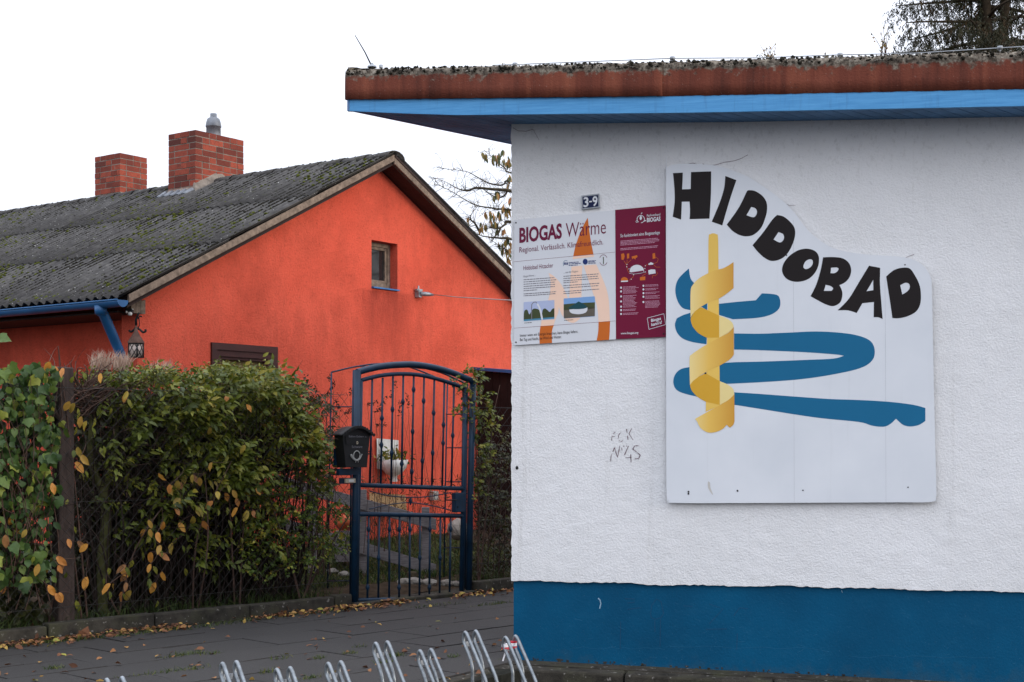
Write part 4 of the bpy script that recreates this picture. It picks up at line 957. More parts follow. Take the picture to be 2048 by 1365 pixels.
# chimneys
nL = Zl
me_brick = MB().box((0,0,0), (.5,0,0), (0,.5,0), (0,0,.5)).mesh('brick', M['brick'])
def chimney(cx, cy, topy, lx, rx, label, skirt):
    c_ = on_plane(cx, cy, Pk, nL); dpt = c_.y
    def along(axis, px):      # distance along axis from c_ until the ray column px
        k = (px-1024)/F; return (k*c_.y-c_.x)/(axis.x-k*axis.y)
    le, ld = along(GE, lx), along(GD, rx); zt = EYE+(HY-topy)/F*dpt
    ch = empty('chimney', c_, house); tag(ch, label)
    print('chimney', c_, le, ld, zt)
    def roofz(p): return zroof(tG(p))
    zb = min(roofz(c_), roofz(c_+GD*ld))-.15
    part('mortar_core', 'mortar', ch, lambda m: m.hexa([c_+a*GD+b*GE+zv*(z-c_.z) for z in (zb, zt-.012) for a, b in ((.003,.003),(ld-.003,.003),(ld-.003,le-.003),(.003,le-.003))]))
    ang = math.atan2(GD.y, GD.x); nco = int((zt-zb)/.0833)+1
    for k in range(nco):
        z = zt-.036-k*.0833
        for face in range(4):
            L = ld if face % 2 == 0 else le; ax = (GD, GE, -GD, -GE)[face]; st = (c_, c_+GD*ld, c_+GD*ld+GE*le, c_+GE*le)[face]; inw = (GE, -GD, -GE, GD)[face]
            full = (k+face) % 2 == 0; x = 0.0 if full else .126; end = L if full else L-.126
            pat = (.24, .115) if k % 2 == 0 else (.115, .24); q = 0
            while x < end-.03:
                w_ = min(pat[(q+face+k//2) % 2], end-x)
                if end-(x+w_) < .06: w_ = end-x
                p = st+ax*(x+w_/2)+inw*(.0575+random.uniform(-.005,.003)); x += w_+.011; q += 1
                if z < roofz(p)-.05: continue
                o = bpy.data.objects.new('brick', me_brick); link(o, ch)
                o.location = Vector((p.x, p.y, z))-c_; o.rotation_euler = (0, 0, ang if face % 2 == 0 else ang+math.pi/2)
                o.scale = (w_, .115, .071)
    part('mortar_fillet', 'mortar', ch, lambda m: [m.hexa([c_-GN*0+GD*a-GE*.06+zv*(roofz(c_+GD*a)-c_.z-.02) for a in ()] or [Vector((p.x,p.y,roofz(p)+h)) for h, q in ((-.02, .07), (.14+skirt, .0)) for p in (c_+GD*(a-q*.3)-GE*q, c_+GD*(a+.13)-GE*q, c_+GD*(a+.13)+GE*.03, c_+GD*(a-q*.3)+GE*.03)]) for a in np.arange(-.02, ld, .12)]+
         [m.hexa([Vector((p.x,p.y,roofz(c_)+h)) for h, q in ((-.06, .09), (.09+skirt, .0)) for p in (c_-GD*q-GE*q, c_+GD*.03-GE*q, c_+GD*.03+GE*(le+q), c_-GD*q+GE*(le+q))])], .01)
    return ch, c_, le, ld, zt
ch1, c1, le1, ld1, zt1 = chimney(391, 386, 260, 337, 487, 'tall wide brick chimney with metal cowl', .0)
ch2, c2, le2, ld2, zt2 = chimney(240, 384, 306, 190, 294, 'shorter square brick chimney further along the ridge', .05)
cw = at_depth(427, 268, c1.y+.5); cz = zt1
def potp(px, y): return EYE+(HY-y)/F*(c1.y+.5)
zz0, zz1, zz2, zz3 = potp(0,270), potp(0,255), potp(0,236), potp(0,228)
part('cowl', 'pot_metal', ch1, lambda m: m.lathe((cw.x, cw.y, 0), [(.1, zt1-.05), (.1, zt1), (.098,zz1-.002), (.106,zz1), (.108,zz1+.01), (.1,zz1+.06), (.085,zz2-.02), (.058,zz2), (.046,zz2+.004), (.045,zz3), (.0,zz3)], 22))
part('flashing', 'lead_flashing', ch1, lambda m: [m.tube([c1+GE*(a)-GD*.17-zv*(.17*TAN)+nL*.03, c1+GE*a-GD*.02+nL*.035], .04, 8) for a in np.arange(.02, le1+.06, WAVE)])

# bracket and cable
cb = G(840, 588, .06)
kc = thing('overhead_cable', cb, 'thin pale cable running from the orange gable behind the white building', 'cable')
part('bracket', 'galvanised_dull', kc, lambda m: (m.box(cb-GN*.03, GD*.03, GN*.035, zv*.045), m.box(cb+zv*.05-GN*.02, GD*.055, GN*.02, zv*.012), m.tube([cb, cb+GD*.1+GN*.05, cb+GD*.18+GN*.08-zv*.005], [.03,.028,.012], 8), m.tube([cb-GD*.03+GN*0, cb-GD*.03+zv*.1], .012, 6)))
ce = at_depth(1024, 602, 13.5)+Vector((.35,0,-.01))
part('wire', 'plastic_grey', kc, lambda m: m.tube([cb+GD*.16+GN*.07, cb.lerp(ce,.35)-zv*.012, cb.lerp(ce,.7)-zv*.01, ce], .006, 6))
# lantern hanging at the house corner
lp = at_depth(272, 690, 14.75)
la = thing('wall_lantern', at_depth(272,715,14.75), 'old conical-topped wrought-iron lantern at the left corner of the orange house', 'lantern')
def Lz(y): return EYE+(HY-y)/F*14.75
part('shade', 'rust_metal', la, lambda m: m.lathe((lp.x,lp.y,0), [(.085,Lz(687)),(.083,Lz(684)),(.05,Lz(674)),(.022,Lz(664)),(.012,Lz(655)),(.0,Lz(650))], 16))
part('glass', 'lantern_glass', la, lambda m: m.lathe((lp.x,lp.y,0), [(.0,Lz(716)),(.066,Lz(716)),(.07,Lz(687)),(0,Lz(687))], 16))
def lattice(m):
    for k in range(8):
        for sgn in (-1, 1):
            m.tube([(lp.x+.072*math.cos(k*.785+sgn*j*.2), lp.y+.072*math.sin(k*.785+sgn*j*.2), Lz(687)+(Lz(716)-Lz(687))*j/6) for j in range(7)], .0035, 4)
    for y in (688, 715): m.tube([(lp.x+.073*math.cos(k*.3927), lp.y+.073*math.sin(k*.3927), Lz(y)) for k in range(17)], .006, 4)
    for k in range(4): m.tube([(lp.x+.073*math.cos(k*1.571+.4), lp.y+.073*math.sin(k*1.571+.4), Lz(y)) for y in (716, 687)], .008, 5)
part('lattice', 'black_metal', la, lattice)
AD = lambda x, y: at_depth(x, y, 14.78)
part('bracket', 'black_metal', la, lambda m: (m.tube([AD(272,652), AD(272,640), AD(275,632), AD(279,626)], .012, 6), m.tube(crom([AD(258,661),AD(262,664),AD(268,660),AD(272,656),AD(280,660),AD(286,665),AD(291,663),AD(291,659)]), .012, 6), m.tube(crom([AD(276,638),AD(280,633),AD(284,634)]), .007, 5), m.tube([AD(278,636),AD(279,650),AD(276,658)], .005, 5)))
sl_ = thing('sensor_floodlight', at_depth(261,630,14.8), 'small black and white sensor lamp under the boxed eave end', 'lamp')
part('housing', 'black_metal', sl_, lambda m: m.box(at_depth(259,623,14.8), (.035,0,0), (0,.03,0), (0,0,.025)), .006)
part('lens', 'white_ceramic', sl_, lambda m: (m.lathe(at_depth(260,632,14.76), [(0,-.0),(.02,.005),(.024,.02),(.02,.035),(0,.04)], 10), m.lathe(at_depth(253,627,14.76), [(0,0),(.011,.005),(.011,.02),(0,.024)], 8), m.box(at_depth(260,619,14.8), (.03,0,0), (0,.02,0), (0,0,.005))))

# ---------------------------------------------------------------- porch beside the gable
pA = G(947, 736); tA = tG(pA); pz_ = pA.z
ph = thing('porch', Gt(tA, garden_z(*Gt(tA,0).xy)), 'dark brown wooden porch with a blue roof edge between gate and white building', 'porch')
def bx(m, t0, t1, z0, z1, o0, o1): m.hexa([Gt(t0,z0,o1), Gt(t1,z0,o1), Gt(t1,z0,o0), Gt(t0,z0,o0), Gt(t0,z1,o1), Gt(t1,z1,o1), Gt(t1,z1,o0), Gt(t0,z1,o0)])
part('roof', 'gutter_blue', ph, lambda m: m.hexa([Gt(tA,pz_-.03,.004), Gt(tA+2,pz_-.03,.004), Gt(tA+2,pz_-.12,.95), Gt(tA,pz_-.12,.95), Gt(tA,pz_+.01,.004), Gt(tA+2,pz_+.01,.004), Gt(tA+2,pz_-.08,.95), Gt(tA,pz_-.08,.95)]))
for k in range(7): part('side_plank', 'porch_wood', ph, lambda m: bx(m, tA+.08, tA+.1, .2, pz_-.05-.01*k, .01+k*.125, .01+k*.125+.12))
part('beam', 'porch_wood', ph, lambda m: bx(m, tA+.1, tA+1.9, pz_-.32, pz_-.13, .8, .88)); part('post', 'porch_wood', ph, lambda m: bx(m, tA+.1, tA+.2, .2, pz_-.13, .8, .88))
part('door', 'porch_wood', ph, lambda m: bx(m, tA+.3, tA+1.5, .35, pz_-.2, .005, .05))

# ================================================================ garden gate
GNF = .05
gp = lambda x, y, n=GNF: Hpx(x, y, n)
gate = thing('garden_gate', gp(712,1212), 'tall blue steel garden gate with arched top and slim bars', 'gate')
part('post', 'gate_blue', gate, lambda m: m.tube([gp(715,741), gp(711,1000), gp(708,1222)], .035, 14))
part('post', 'gate_blue', gate, lambda m: m.tube([gp(946,762), gp(941,980), gp(937,1200)], .034, 14))
part('arch', 'gate_blue', gate, lambda m: m.tube(crom([gp(714,745),gp(735,739),gp(765,733),gp(800,730),(gp(830,730)),gp(865,735),gp(905,746),gp(948,764)]), .033, 12))
z4 = lambda x, y, n=GNF: gp(620+x/2.528, 700+y/2.528, n)
leafn = GNF-.01
part('leaf_arch', 'gate_blue', gate, lambda m: m.tube(crom([z4(258,155),z4(300,143),z4(360,130),z4(430,123),z4(500,123),z4(570,130),z4(640,147),z4(710,168),z4(785,195)]), .021, 10))
part('stile', 'gate_blue', gate, lambda m: m.tube([z4(258,152), z4(250,600), z4(243,840), z4(236,1265)], .020, 10))
part('stile', 'gate_blue', gate, lambda m: m.tube([z4(784,192), z4(777,700), z4(765,1265)], .027, 10))
for a, b, r_ in (((250,684),(776,702),.023), ((245,830),(772,840),.023), ((236,1266),(766,1258),.022)):
    part('rail', 'gate_blue', gate, lambda m: m.tube([z4(*a), z4(*b)], r_, 10))
ub = [(315,150,303,686),(368,142,357,688),(420,134,410,690),(472,132,462,692),(525,132,513,694),(577,136,565,696),(629,145,616,698),(680,158,668,700),(729,175,714,702)]
kn = [(363,345),(416,300),(469,262),(523,200),(573,257),(624,318),(671,378),(719,432),(359,480),(410,520),(461,575),(513,615),(516,412),(565,560),(617,520),(668,470)]
def knob(m, p): m.lathe(p, [(.008,-.04),(.019,-.012),(.021,.0),(.008,.035)], 8)
for k, (x0, y0, x1, y1) in enumerate(ub):
    b_ = part('bar', 'gate_blue', gate, lambda m: m.tube([z4(x0,y0), z4(x1,y1)], .0105, 8))
    for x, y in kn:
        xx = x0+(x1-x0)*(y-y0)/(y1-y0)
        if abs(xx-x) < 12: part('knob', 'gate_blue', b_, lambda m: knob(m, z4(xx, y)))
for k, (x0, x1) in enumerate(((297,290),(350,345),(402,400),(453,450),(505,503),(557,553),(607,603),(660,655),(712,705))):
    b_ = part('bar', 'gate_blue', gate, lambda m: m.tube([z4(x0,838), z4(x1,1262)], .0105, 8))
    for y in ((905,) if k % 2 == 0 else (1050,)) if k % 3 else (905, 1200):
        part('knob', 'gate_blue', b_, lambda m: knob(m, z4(x0+(x1-x0)*(y-838)/424, y)))
part('decor_rod', 'gate_blue', gate, lambda m: m.tube(crom([z4(303,715),z4(400,738),z4(500,746),z4(600,742),z4(714,722)]), .006, 6))
part('decor_rod', 'gate_blue', gate, lambda m: (m.tube(crom([z4(300,805),z4(400,783),z4(500,773),z4(600,785),z4(714,812)]), .006, 6), m.lathe(z4(508,765), [(.004,-.04),(.015,-.01),(.015,.01),(.004,.04)], 8)))
lx = part('lock_box', 'gate_blue', gate, lambda m: m.box((z4(752,772)), HA*.075, HN*.03, zv*.1), .006)
part('handle', 'black_metal', lx, lambda m: m.tube([z4(740,760,GNF-.05), z4(690,760,GNF-.06)], .008, 6))
part('keyhole', 'black_metal', lx, lambda m: m.box(z4(748,795,GNF-.032), HA*.006, HN*.002, zv*.012))

# slim rose arch standing just behind the gate
ra = thing('rose_arch', H(3.2, .7, .06), 'slim dark blue rose arch frame behind the garden gate', 'trellis arch')
NB_, NF_ = .75, .16
def rod(name, pts, r=.009): part(name, 'gate_blue', ra, lambda m: m.tube(pts, r, 6))
rod('upright', [Hpx(663,745,NB_), Hpx(659,940,NB_), Hpx(655,1195,NB_)]); rod('upright', [Hpx(707,742,NF_), Hpx(702,960,NF_), Hpx(700,1200,NF_)])
rod('upright', [Hpx(895,765,NB_), Hpx(891,960,NB_), Hpx(887,1205,NB_)]); rod('upright', [Hpx(935,770,NF_), Hpx(932,1000,NF_), Hpx(930,1190,NF_)])
for yl in (814, 950, 1020, 1162): rod('rung', [Hpx(662-(yl-745)*.018,yl,NB_), Hpx(706-(yl-742)*.015,yl,NF_)], .007)
for yr in (829, 896, 964, 1096, 1163): rod('rung', [Hpx(894-(yr-765)*.016,yr,NB_), Hpx(934-(yr-770)*.012,yr,NF_)], .007)
rod('top_hoop', crom([Hpx(663,745,NB_), Hpx(715,733,NB_), Hpx(765,728,NB_), Hpx(820,735,NB_), Hpx(895,765,NB_)])); rod('top_hoop', crom([Hpx(707,742,NF_), Hpx(760,735,NF_), Hpx(820,733,NF_), Hpx(880,745,NF_), Hpx(935,770,NF_)]))
rod('top_rung', [Hpx(715,733,NB_), Hpx(760,735,NF_)], .007); rod('top_rung', [Hpx(820,735,NB_), Hpx(850,738,NF_)], .007)

# mailbox on the gate post
mbx = Hpx(702, 935, -.02)
mb = thing('mailbox', mbx, 'black country-style mailbox with post horn on the left gate post', 'mailbox')
mw, md, mh = .34, .13, .37
def mp_(a, n, z): return mbx+HA*(a-mw*.62)+HN*n+zv*z
fr = [(0.03,0),(mw-.03,0),(mw,mh-.03),(0,mh-.03)]
part('body', 'black_metal', mb, lambda m: m.hexa([mp_(.04,-md,0), mp_(mw-.04,-md,0), mp_(mw-.04,0,0), mp_(.04,0,0), mp_(0,-md,mh-.06), mp_(mw,-md,mh-.06), mp_(mw,0,mh-.06), mp_(0,0,mh-.06)]), .004)
def lid(m):
    n = 14; arc = []
    for j in range(n+1):
        u = j/n; arc.append((-.03+(mw+.06)*u, mh-.065+.085*math.sin(math.pi*u)))
    V = [mp_(a, -md-.035, z) for a, z in arc]+[mp_(a, .005, z) for a, z in arc]
    m.add(V, [(j, j+1, n+2+j, n+1+j) for j in range(n)], True)
    m.add([mp_(a, -md-.001, z-.002) for a, z in arc], [tuple(range(n+1))])
    for j in range(n): 
        a = (arc[j][0]+arc[j+1][0])/2; z = (arc[j][1]+arc[j+1][1])/2
        m.tube([mp_(a,-md-.04,z-.006), mp_(a,-md-.03,z-.006)], .016, 8)
o = part('lid', 'black_metal', mb, lid); sd = o.modifiers.new('t', 'SOLIDIFY'); sd.thickness = .003
part('slot_flap', 'black_metal', mb, lambda m: m.hexa([mp_(.04,-md-.006,mh-.15), mp_(mw-.04,-md-.006,mh-.15), mp_(mw-.04,-md-.002,mh-.15), mp_(.04,-md-.002,mh-.15), mp_(.03,-md-.006,mh-.07), mp_(mw-.03,-md-.006,mh-.07), mp_(mw-.03,-md-.002,mh-.07), mp_(.03,-md-.002,mh-.07)]))
mpl = lambda x, y: mp_(x, -md-.0078, y)
wtext('lettering', 'Böhm-Gebert u.', (.07,.285), (.29,.285), .018, 0, M['print_grey'], mb, 0, (0,1), mpl); wtext('lettering', 'Schwarz', (.11,.185), (.24,.185), .022, 0, M['print_grey'], mb, 0, (0,1), lambda x, y: mp_(x, -md-.002, y)); wtext('lettering', 'D', (.165,.222), (.185,.222), .026, 0, M['plastic_beige'], mb, .03, (0,1), lambda x, y: mp_(x, -md-.0078, y))
def horn(m):
    c0 = .17; q = lambda a, z: mp_(a, -md-.004, z)
    m.tube([q(c0+.04*math.cos(k*.3927), .115+.042*math.sin(k*.3927)) for k in range(17)], .005, 6)
    m.tube(crom([q(.10,.125),q(.115,.095),q(.145,.072),q(.18,.068),q(.21,.085),q(.235,.125)]), [.011]*6+[.009]*6+[.006]*6+[.005]*6+[.004]*6+[.008], 6)
    m.tube([q(.158,.07),q(.156,.045)], .0035, 5); m.tube([q(.185,.068),q(.187,.045)], .0035, 5)
part('post_horn', 'plastic_grey', mb, horn)
part('bracket', 'gate_blue', mb, lambda m: (m.box(mp_(mw*.45,-.03,-.04), HA*.13, HN*.02, zv*.03), m.box(mp_(mw*.45,.02,.1), HA*.13, HN*.012, zv*.08)))
db = Hpx(700, 962, -.02)
bl = thing('doorbell', db, 'small beige doorbell push under the black mailbox', 'doorbell')
part('plate', 'plastic_beige', bl, lambda m: m.box(db, HA*.06, HN*.012, zv*.02), .003); part('button', 'paper', bl, lambda m: m.box(db-HN*.014+HA*.005, HA*.03, HN*.003, zv*.012), .002); part('backing', 'gate_blue', bl, lambda m: m.box(db+HN*.014-HA*.03, HA*.09, HN*.006, zv*.028))

# ================================================================ fences
def diag_mesh(m, a0, a1, z0, z1, n, pitch=.075, r=.0021):
    h = z1-z0; k = a0-h
    while k < a1:
        for sgn in (1, -1):
            s0, s1 = k, k+h
            za, zb_ = (z0, z1) if sgn > 0 else (z1, z0)
            u0, u1 = 0.0, 1.0
            if s0 < a0: u0 = (a0-s0)/h
            if s1 > a1: u1 = (a1-s0)/h
            if u1 <= u0: continue
            pts = []
            N_ = max(2, int((u1-u0)*14))
            for j in range(N_+1):
                u = u0+(u1-u0)*j/N_; pts.append(H(s0+h*u+.006*math.sin(j*2+k*9), n+.004*math.sin(j*2.1+sgn), za+(zb_-za)*u))
            m.tube(pts, r, 3, False)
        k += pitch*1.414
a133 = (Hpx(135,900,.1)-HP).dot(HA); aGL = (gp(708,900)-HP).dot(HA)-.06; aGR = (gp(941,900)-HP).dot(HA)+.06
cf = thing('chain_link_fence', H(a133, .1, .1), 'rusty dark chain-link fence in front of the hedge left of the gate', 'fence')
o = part('wire_mesh', 'wire', cf, lambda m: diag_mesh(m, -1.6, aGL, .18, 2.05, .06)); o['kind'] = 'stuff'
for z in (.25, 1.1, 2.03): part('tension_wire', 'wire', cf, lambda m: m.tube([H(-1.6,.065,z), H(1.2,.065,z-.01), H(aGL,.065,z)], .0022, 4))
cf2 = thing('chain_link_fence', H(aGR, .1, .1), 'dark chain-link fence between the gate and the white building', 'fence')
o = part('wire_mesh', 'wire', cf2, lambda m: diag_mesh(m, aGR, aGR+2.4, .18, 1.95, .06)); o['kind'] = 'stuff'
for z in (.3, .75, 1.0, 1.4, 1.75, 1.94): part('tension_wire', 'wire', cf2, lambda m: m.tube([H(aGR,.065,z), H(aGR+2.4,.065,z)], .003, 4))
pp0, pp1 = Hpx(134,736,.16), Hpx(130,1225,.16)
fp = thing('fence_post', (pp1.x, pp1.y, 0), 'thick weathered dark brown fence post among the vines', 'post')
def fpost(m):
    hw = .075; zt_ = pp0.z; m.hexa([H(a133-hw,.11,.0), H(a133+hw,.11,.0), H(a133+hw,.23,.0), H(a133-hw,.23,.0), H(a133-hw+.012,.11,zt_), H(a133+hw-.01,.11,zt_), H(a133+hw-.01,.23,zt_+.01), H(a133-hw+.012,.23,zt_+.01)])
part('shaft', 'post_brown', fp, fpost, .01)
part('stay_wire', 'dark_twig', fp, lambda m: m.tube([Hpx(85,775,.1), Hpx(100,805,.1), Hpx(118,840,.1)], .018, 6))

# sloping grey plank railing in the garden
rl_ = thing('plank_railing', at_depth(725,1185,15.6), 'sloping grey weathered plank railing seen through the gate', 'railing')
def plank(m, x0, y0, d0, x1, y1, d1, h, th=.04):
    a, b = at_depth(x0,y0,d0), at_depth(x1,y1,d1); ax = (b-a); nrm = Vector((ax.y, -ax.x, 0)).normalized()*th*.5
    m.hexa([a-nrm-zv*h, b-nrm-zv*h, b+nrm-zv*h, a+nrm-zv*h, a-nrm, b-nrm, b+nrm, a+nrm])
part('rail', 'grey_plank', rl_, lambda m: plank(m, 555,950,15.1, 871,1038,16.0, .125), .004)
part('rail', 'grey_plank', rl_, lambda m: plank(m, 545,1030,15.1, 871,1129,16.0, .13), .004)
def stake(m, x, y0, d, w=.085, zb=.1):
    p = at_depth(x, y0, d); m.box(Vector((p.x, p.y, (p.z+zb)/2)), (w/2,0,0), (0,w*.4,0), (0,0,(p.z-zb)/2))
for x, y, d in ((625,955,15.34),(725,980,15.63),(851,1015,16.0)): part('post', 'grey_plank', rl_, lambda m: stake(m, x, y, d), .004)
pst = at_depth(824,1144,15.4); st_ = thing('stump_post', (pst.x, pst.y, .2), 'short dark wooden stump post behind the gate', 'post')
part('shaft', 'bark', st_, lambda m: m.lathe((pst.x,pst.y,0), [(.06,.1),(.055,pst.z-.01),(.05,pst.z),(0,pst.z)], 12))

# things along the gable behind the gate
wp = G(785, 945, .12)
bs = thing('wall_basin', G(785,960,.05), 'white wall basin planted with green herbs on the orange gable', 'planter')
part('back_plate', 'white_ceramic', bs, lambda m: m.hexa([G(754,938,.004), G(797,944,.004), G(797,944,.03), G(754,938,.03), G(753,877,.004), G(797,881,.004), G(797,881,.03), G(753,877,.03)]))
bc = G(787, 920, .17)
part('bowl', 'white_ceramic', bs, lambda m: m.lathe((bc.x,bc.y,bc.z), [(.05,-.27),(.045,-.2),(.09,-.18),(.16,-.1),(.185,0),(.17,0),(.14,-.05),(0,-.06)], 20))
ph_ = rng.normal(0, 1, (260, 3))*np.array([.1,.1,.05])+np.array(bc)+np.array([0,0,.03])
v_, f_, r_ = leaf_arrays(ph_, rvec(260)+np.array([0,-.2,.5]), rvec(260), rng.uniform(.03,.07,260), rng.uniform(.02,.035,260)); soup('herbs', v_, f_, r_, 'leaf_hedge', bs, kind='stuff')
eb = G(868, 992, .04); e_ = thing('socket_box', eb, 'small grey outdoor socket box low on the orange gable', 'box')
part('box', 'plastic_grey', e_, lambda m: m.box(eb, GD*.055, GN*.035, zv*.06), .008); part('cover', 'plastic_grey', e_, lambda m: m.box(eb+GN*.038-zv*.01, GD*.04, GN*.004, zv*.035), .003)
rm0 = G(775, 1018, .2); rm = thing('reed_mat', rm0, 'rolled-out reed mat leaning low against the orange gable', 'mat')
part('mat', 'reed', rm, lambda m: [m.tube([G(742+k*3.0,1022,.25), G(740+k*3.0,987+k*.2,.08)], .016, 5) for k in range(24)])
ob = at_depth(690, 1045, 15.9); pk_ = thing('pumpkin', ob-zv*.1, 'small orange pumpkin half hidden behind the left gate post', 'pumpkin')
def pumpkin(m):
    n = 24; prof_ = [(0,-.09),(.07,-.08),(.11,-.02),(.11,.03),(.07,.08),(.02,.075),(0,.07)]
    V = [ob+Vector((r*(1+.06*math.cos(j/n*16*math.pi))*math.cos(2*math.pi*j/n), r*(1+.06*math.cos(j/n*16*math.pi))*math.sin(2*math.pi*j/n), z)) for r, z in prof_ for j in range(n)]
    m.add(V, [(k*n+j, k*n+(j+1)%n, (k+1)*n+(j+1)%n, (k+1)*n+j) for k in range(len(prof_)-1) for j in range(n)], True)
part('fruit', 'terracotta', pk_, pumpkin); part('stalk', 'bark', pk_, lambda m: m.tube([ob+zv*.07, ob+zv*.1+Vector((.01,0,0))], .01, 6))
part('stand', 'grey_plank', pk_, lambda m: m.box(ob-zv*.26, (.1,0,0), (0,.1,0), (0,0,.165)))
# pale stones lining the path
stones = [(808,1190,14.9,.10,'pale rounded stone left of centre behind the gate bottom rail'),(829,1183,15.0,.12,'whitest stone behind the middle of the gate bottom rail'),(858,1194,14.95,.11,'grey flat stone behind the gate bottom rail'),(893,1187,15.1,.1,'pinkish pointed stone behind the right end of the gate bottom rail'),(912,1196,15.1,.08,'small stone beside the right gate stile'),(664,1147,15.2,.09,'rounded stone left of the gate post, nearer the hedge'),(688,1153,15.2,.09,'pale stone just left of the gate post'),(801,1195,14.8,.05,'smallest pebble-like stone behind the gate rail'),(915,1075,16.6,.17,'tall pale garden stone behind the right gate stile'),(952,1050,16.8,.15,'white upright stone right of the gate')]
def on_garden(px, py):
    d = 15.0
    for _ in range(30):
        p = at_depth(px, py, d); d *= (EYE-garden_z(p.x, p.y))/max(.05, EYE-p.z)
    return at_depth(px, py, d)
for x, y, d, r_, lb in stones:
    r_ *= .68
    p = on_garden(x, min(y, 1168+.03*(x-800))); bm = bmesh.new(); bmesh.ops.create_icosphere(bm, subdivisions=2, radius=r_); tall = 'upright' in lb or 'tall' in lb
    for v in bm.verts: v.co = Vector((v.co.x*random.uniform(.95,1.25), v.co.y*1.0, v.co.z*(1.15 if tall else .62)))*(1+random.uniform(-.09,.09))
    me = bpy.data.meshes.new('stone'); bm.to_mesh(me); bm.free(); me.materials.append(M['stone'])
    o = bpy.data.objects.new('garden_stone', me); link(o); o.location = p+zv*r_*(.8 if tall else .3); tag(o, lb, 'stone', 'stones in the garden')

# ================================================================ bicycle racks
def rack_holder(parent, top, Bd, hi, taped=False):
    """one wheel holder: two parallel bent tubes, each up, over and down again; top is the apex point midway"""
    Sd = Vector((-Bd.y, Bd.x, 0)); zt_ = top.z; zb_ = -.15
    hd = empty('wheel_holder', Vector((top.x, top.y, zb_)), parent)
    def P(b, z, s): return Vector((top.x, top.y, z))+Bd*b+Sd*s
    for s in (-.042, .042):
        pts = crom([P(.075,zb_,s), P(.075,zt_-.26,s), P(.070,zt_-.20,s), P(.045,zt_-.14,s), P(.0,zt_-.075,s), P(-.012,zt_-.05,s), P(-.010,zt_-.018,s), P(.006,zt_,s), P(.026,zt_-.016,s), P(.06,zt_-.065,s), P(.165,zt_-.215,s), P(.20,zt_-.275,s), P(.21,zt_-.33,s), P(.21,zb_,s)], False, 4)
        part('tube', 'galvanised', hd, lambda m: m.tube(pts, .0115, 10))
    part('cross_plate', 'galvanised_dull', hd, lambda m: m.box(P(-.008,zt_-.075,0), Sd*.027, Bd*.003, zv*.015))
    part('foot_plate', 'galvanised_dull', hd, lambda m: m.box(P(.205,zb_+.16,0), Sd*.03, Bd*.006, zv*.02))
    return P
def rack(label, tops, Bd):
    pts = [at_depth(x, y, d) for x, y, d, _ in tops]
    c_ = sum(pts, Vector())/len(pts); r_ = thing('bicycle_rack', (c_.x, c_.y, -.15), label, 'bicycle rack', 'bicycle racks on the forecourt')
    P = [rack_holder(r_, p, Bd, t[3]) for p, t in zip(pts, tops)]
    e0, e1 = pts[0], pts[-1]
    for b in (.085, .205): part('ground_rail', 'galvanised_dull', r_, lambda m: m.box((Vector((e0.x,e0.y,-.125))+Vector((e1.x,e1.y,-.125)))/2+Bd*b, (Vector((e1.x-e0.x,e1.y-e0.y,0)))*.55, Bd*.018, zv*.012))
    return P
BD = Vector((.66, -.75, 0)).normalized()
PA_ = rack('galvanised bicycle rack by the corner of the blue plinth, tape on its last holder', [(1020,1274,9.15,0),(940,1264,8.98,1),(850,1301,8.72,0),(762,1286,8.48,1)], BD)
rack('galvanised bicycle rack nearest the viewer at the bottom edge, on the left', [(668,1326,8.0,1),(566,1338,7.86,0),(458,1326,7.72,1),(345,1372,7.55,0),(228,1358,7.38,1)], BD)
tp = at_depth(1020, 1274, 9.15)
tpe = thing('barrier_tape', tp-zv*.08, 'scrap of red and white barrier tape on the holder by the blue plinth', 'tape')
Sd_ = Vector((-BD.y, BD.x, 0))
def tq(m, s0, s1, z0, z1, b=-.022):
    m.hexa([tp+BD*b+Sd_*s0+zv*z0, tp+BD*b+Sd_*s1+zv*z0, tp+BD*(b+.032)+Sd_*s1+zv*z0, tp+BD*(b+.032)+Sd_*s0+zv*z0, tp+BD*b+Sd_*s0+zv*z1, tp+BD*b+Sd_*s1+zv*z1, tp+BD*(b+.032)+Sd_*s1+zv*z1, tp+BD*(b+.032)+Sd_*s0+zv*z1])
part('white_band', 'tape_white', tpe, lambda m: tq(m, -.05, .05, -.062, -.042)); part('red_band', 'tape_red', tpe, lambda m: (tq(m, -.05, .05, -.076, -.0625), tq(m, .01, .05, -.0415, -.03)))
part('loose_end', 'tape_white', tpe, lambda m: m.hexa([tp+Vector((-.05,-.02,-.15)), tp+Vector((-.04,-.02,-.15)), tp+Vector((-.04,-.015,-.15)), tp+Vector((-.05,-.015,-.15)), tp+Vector((-.035,-.02,-.10)), tp+Vector((-.025,-.02,-.10)), tp+Vector((-.025,-.015,-.10)), tp+Vector((-.035,-.015,-.10))]))
part('loose_end', 'tape_red', tpe, lambda m: m.tube([tp+BD*-.02+zv*-.07, tp+BD*-.03+Sd_*.01+zv*-.1, tp+BD*-.02-Sd_*.01+zv*-.12], .004, 5))

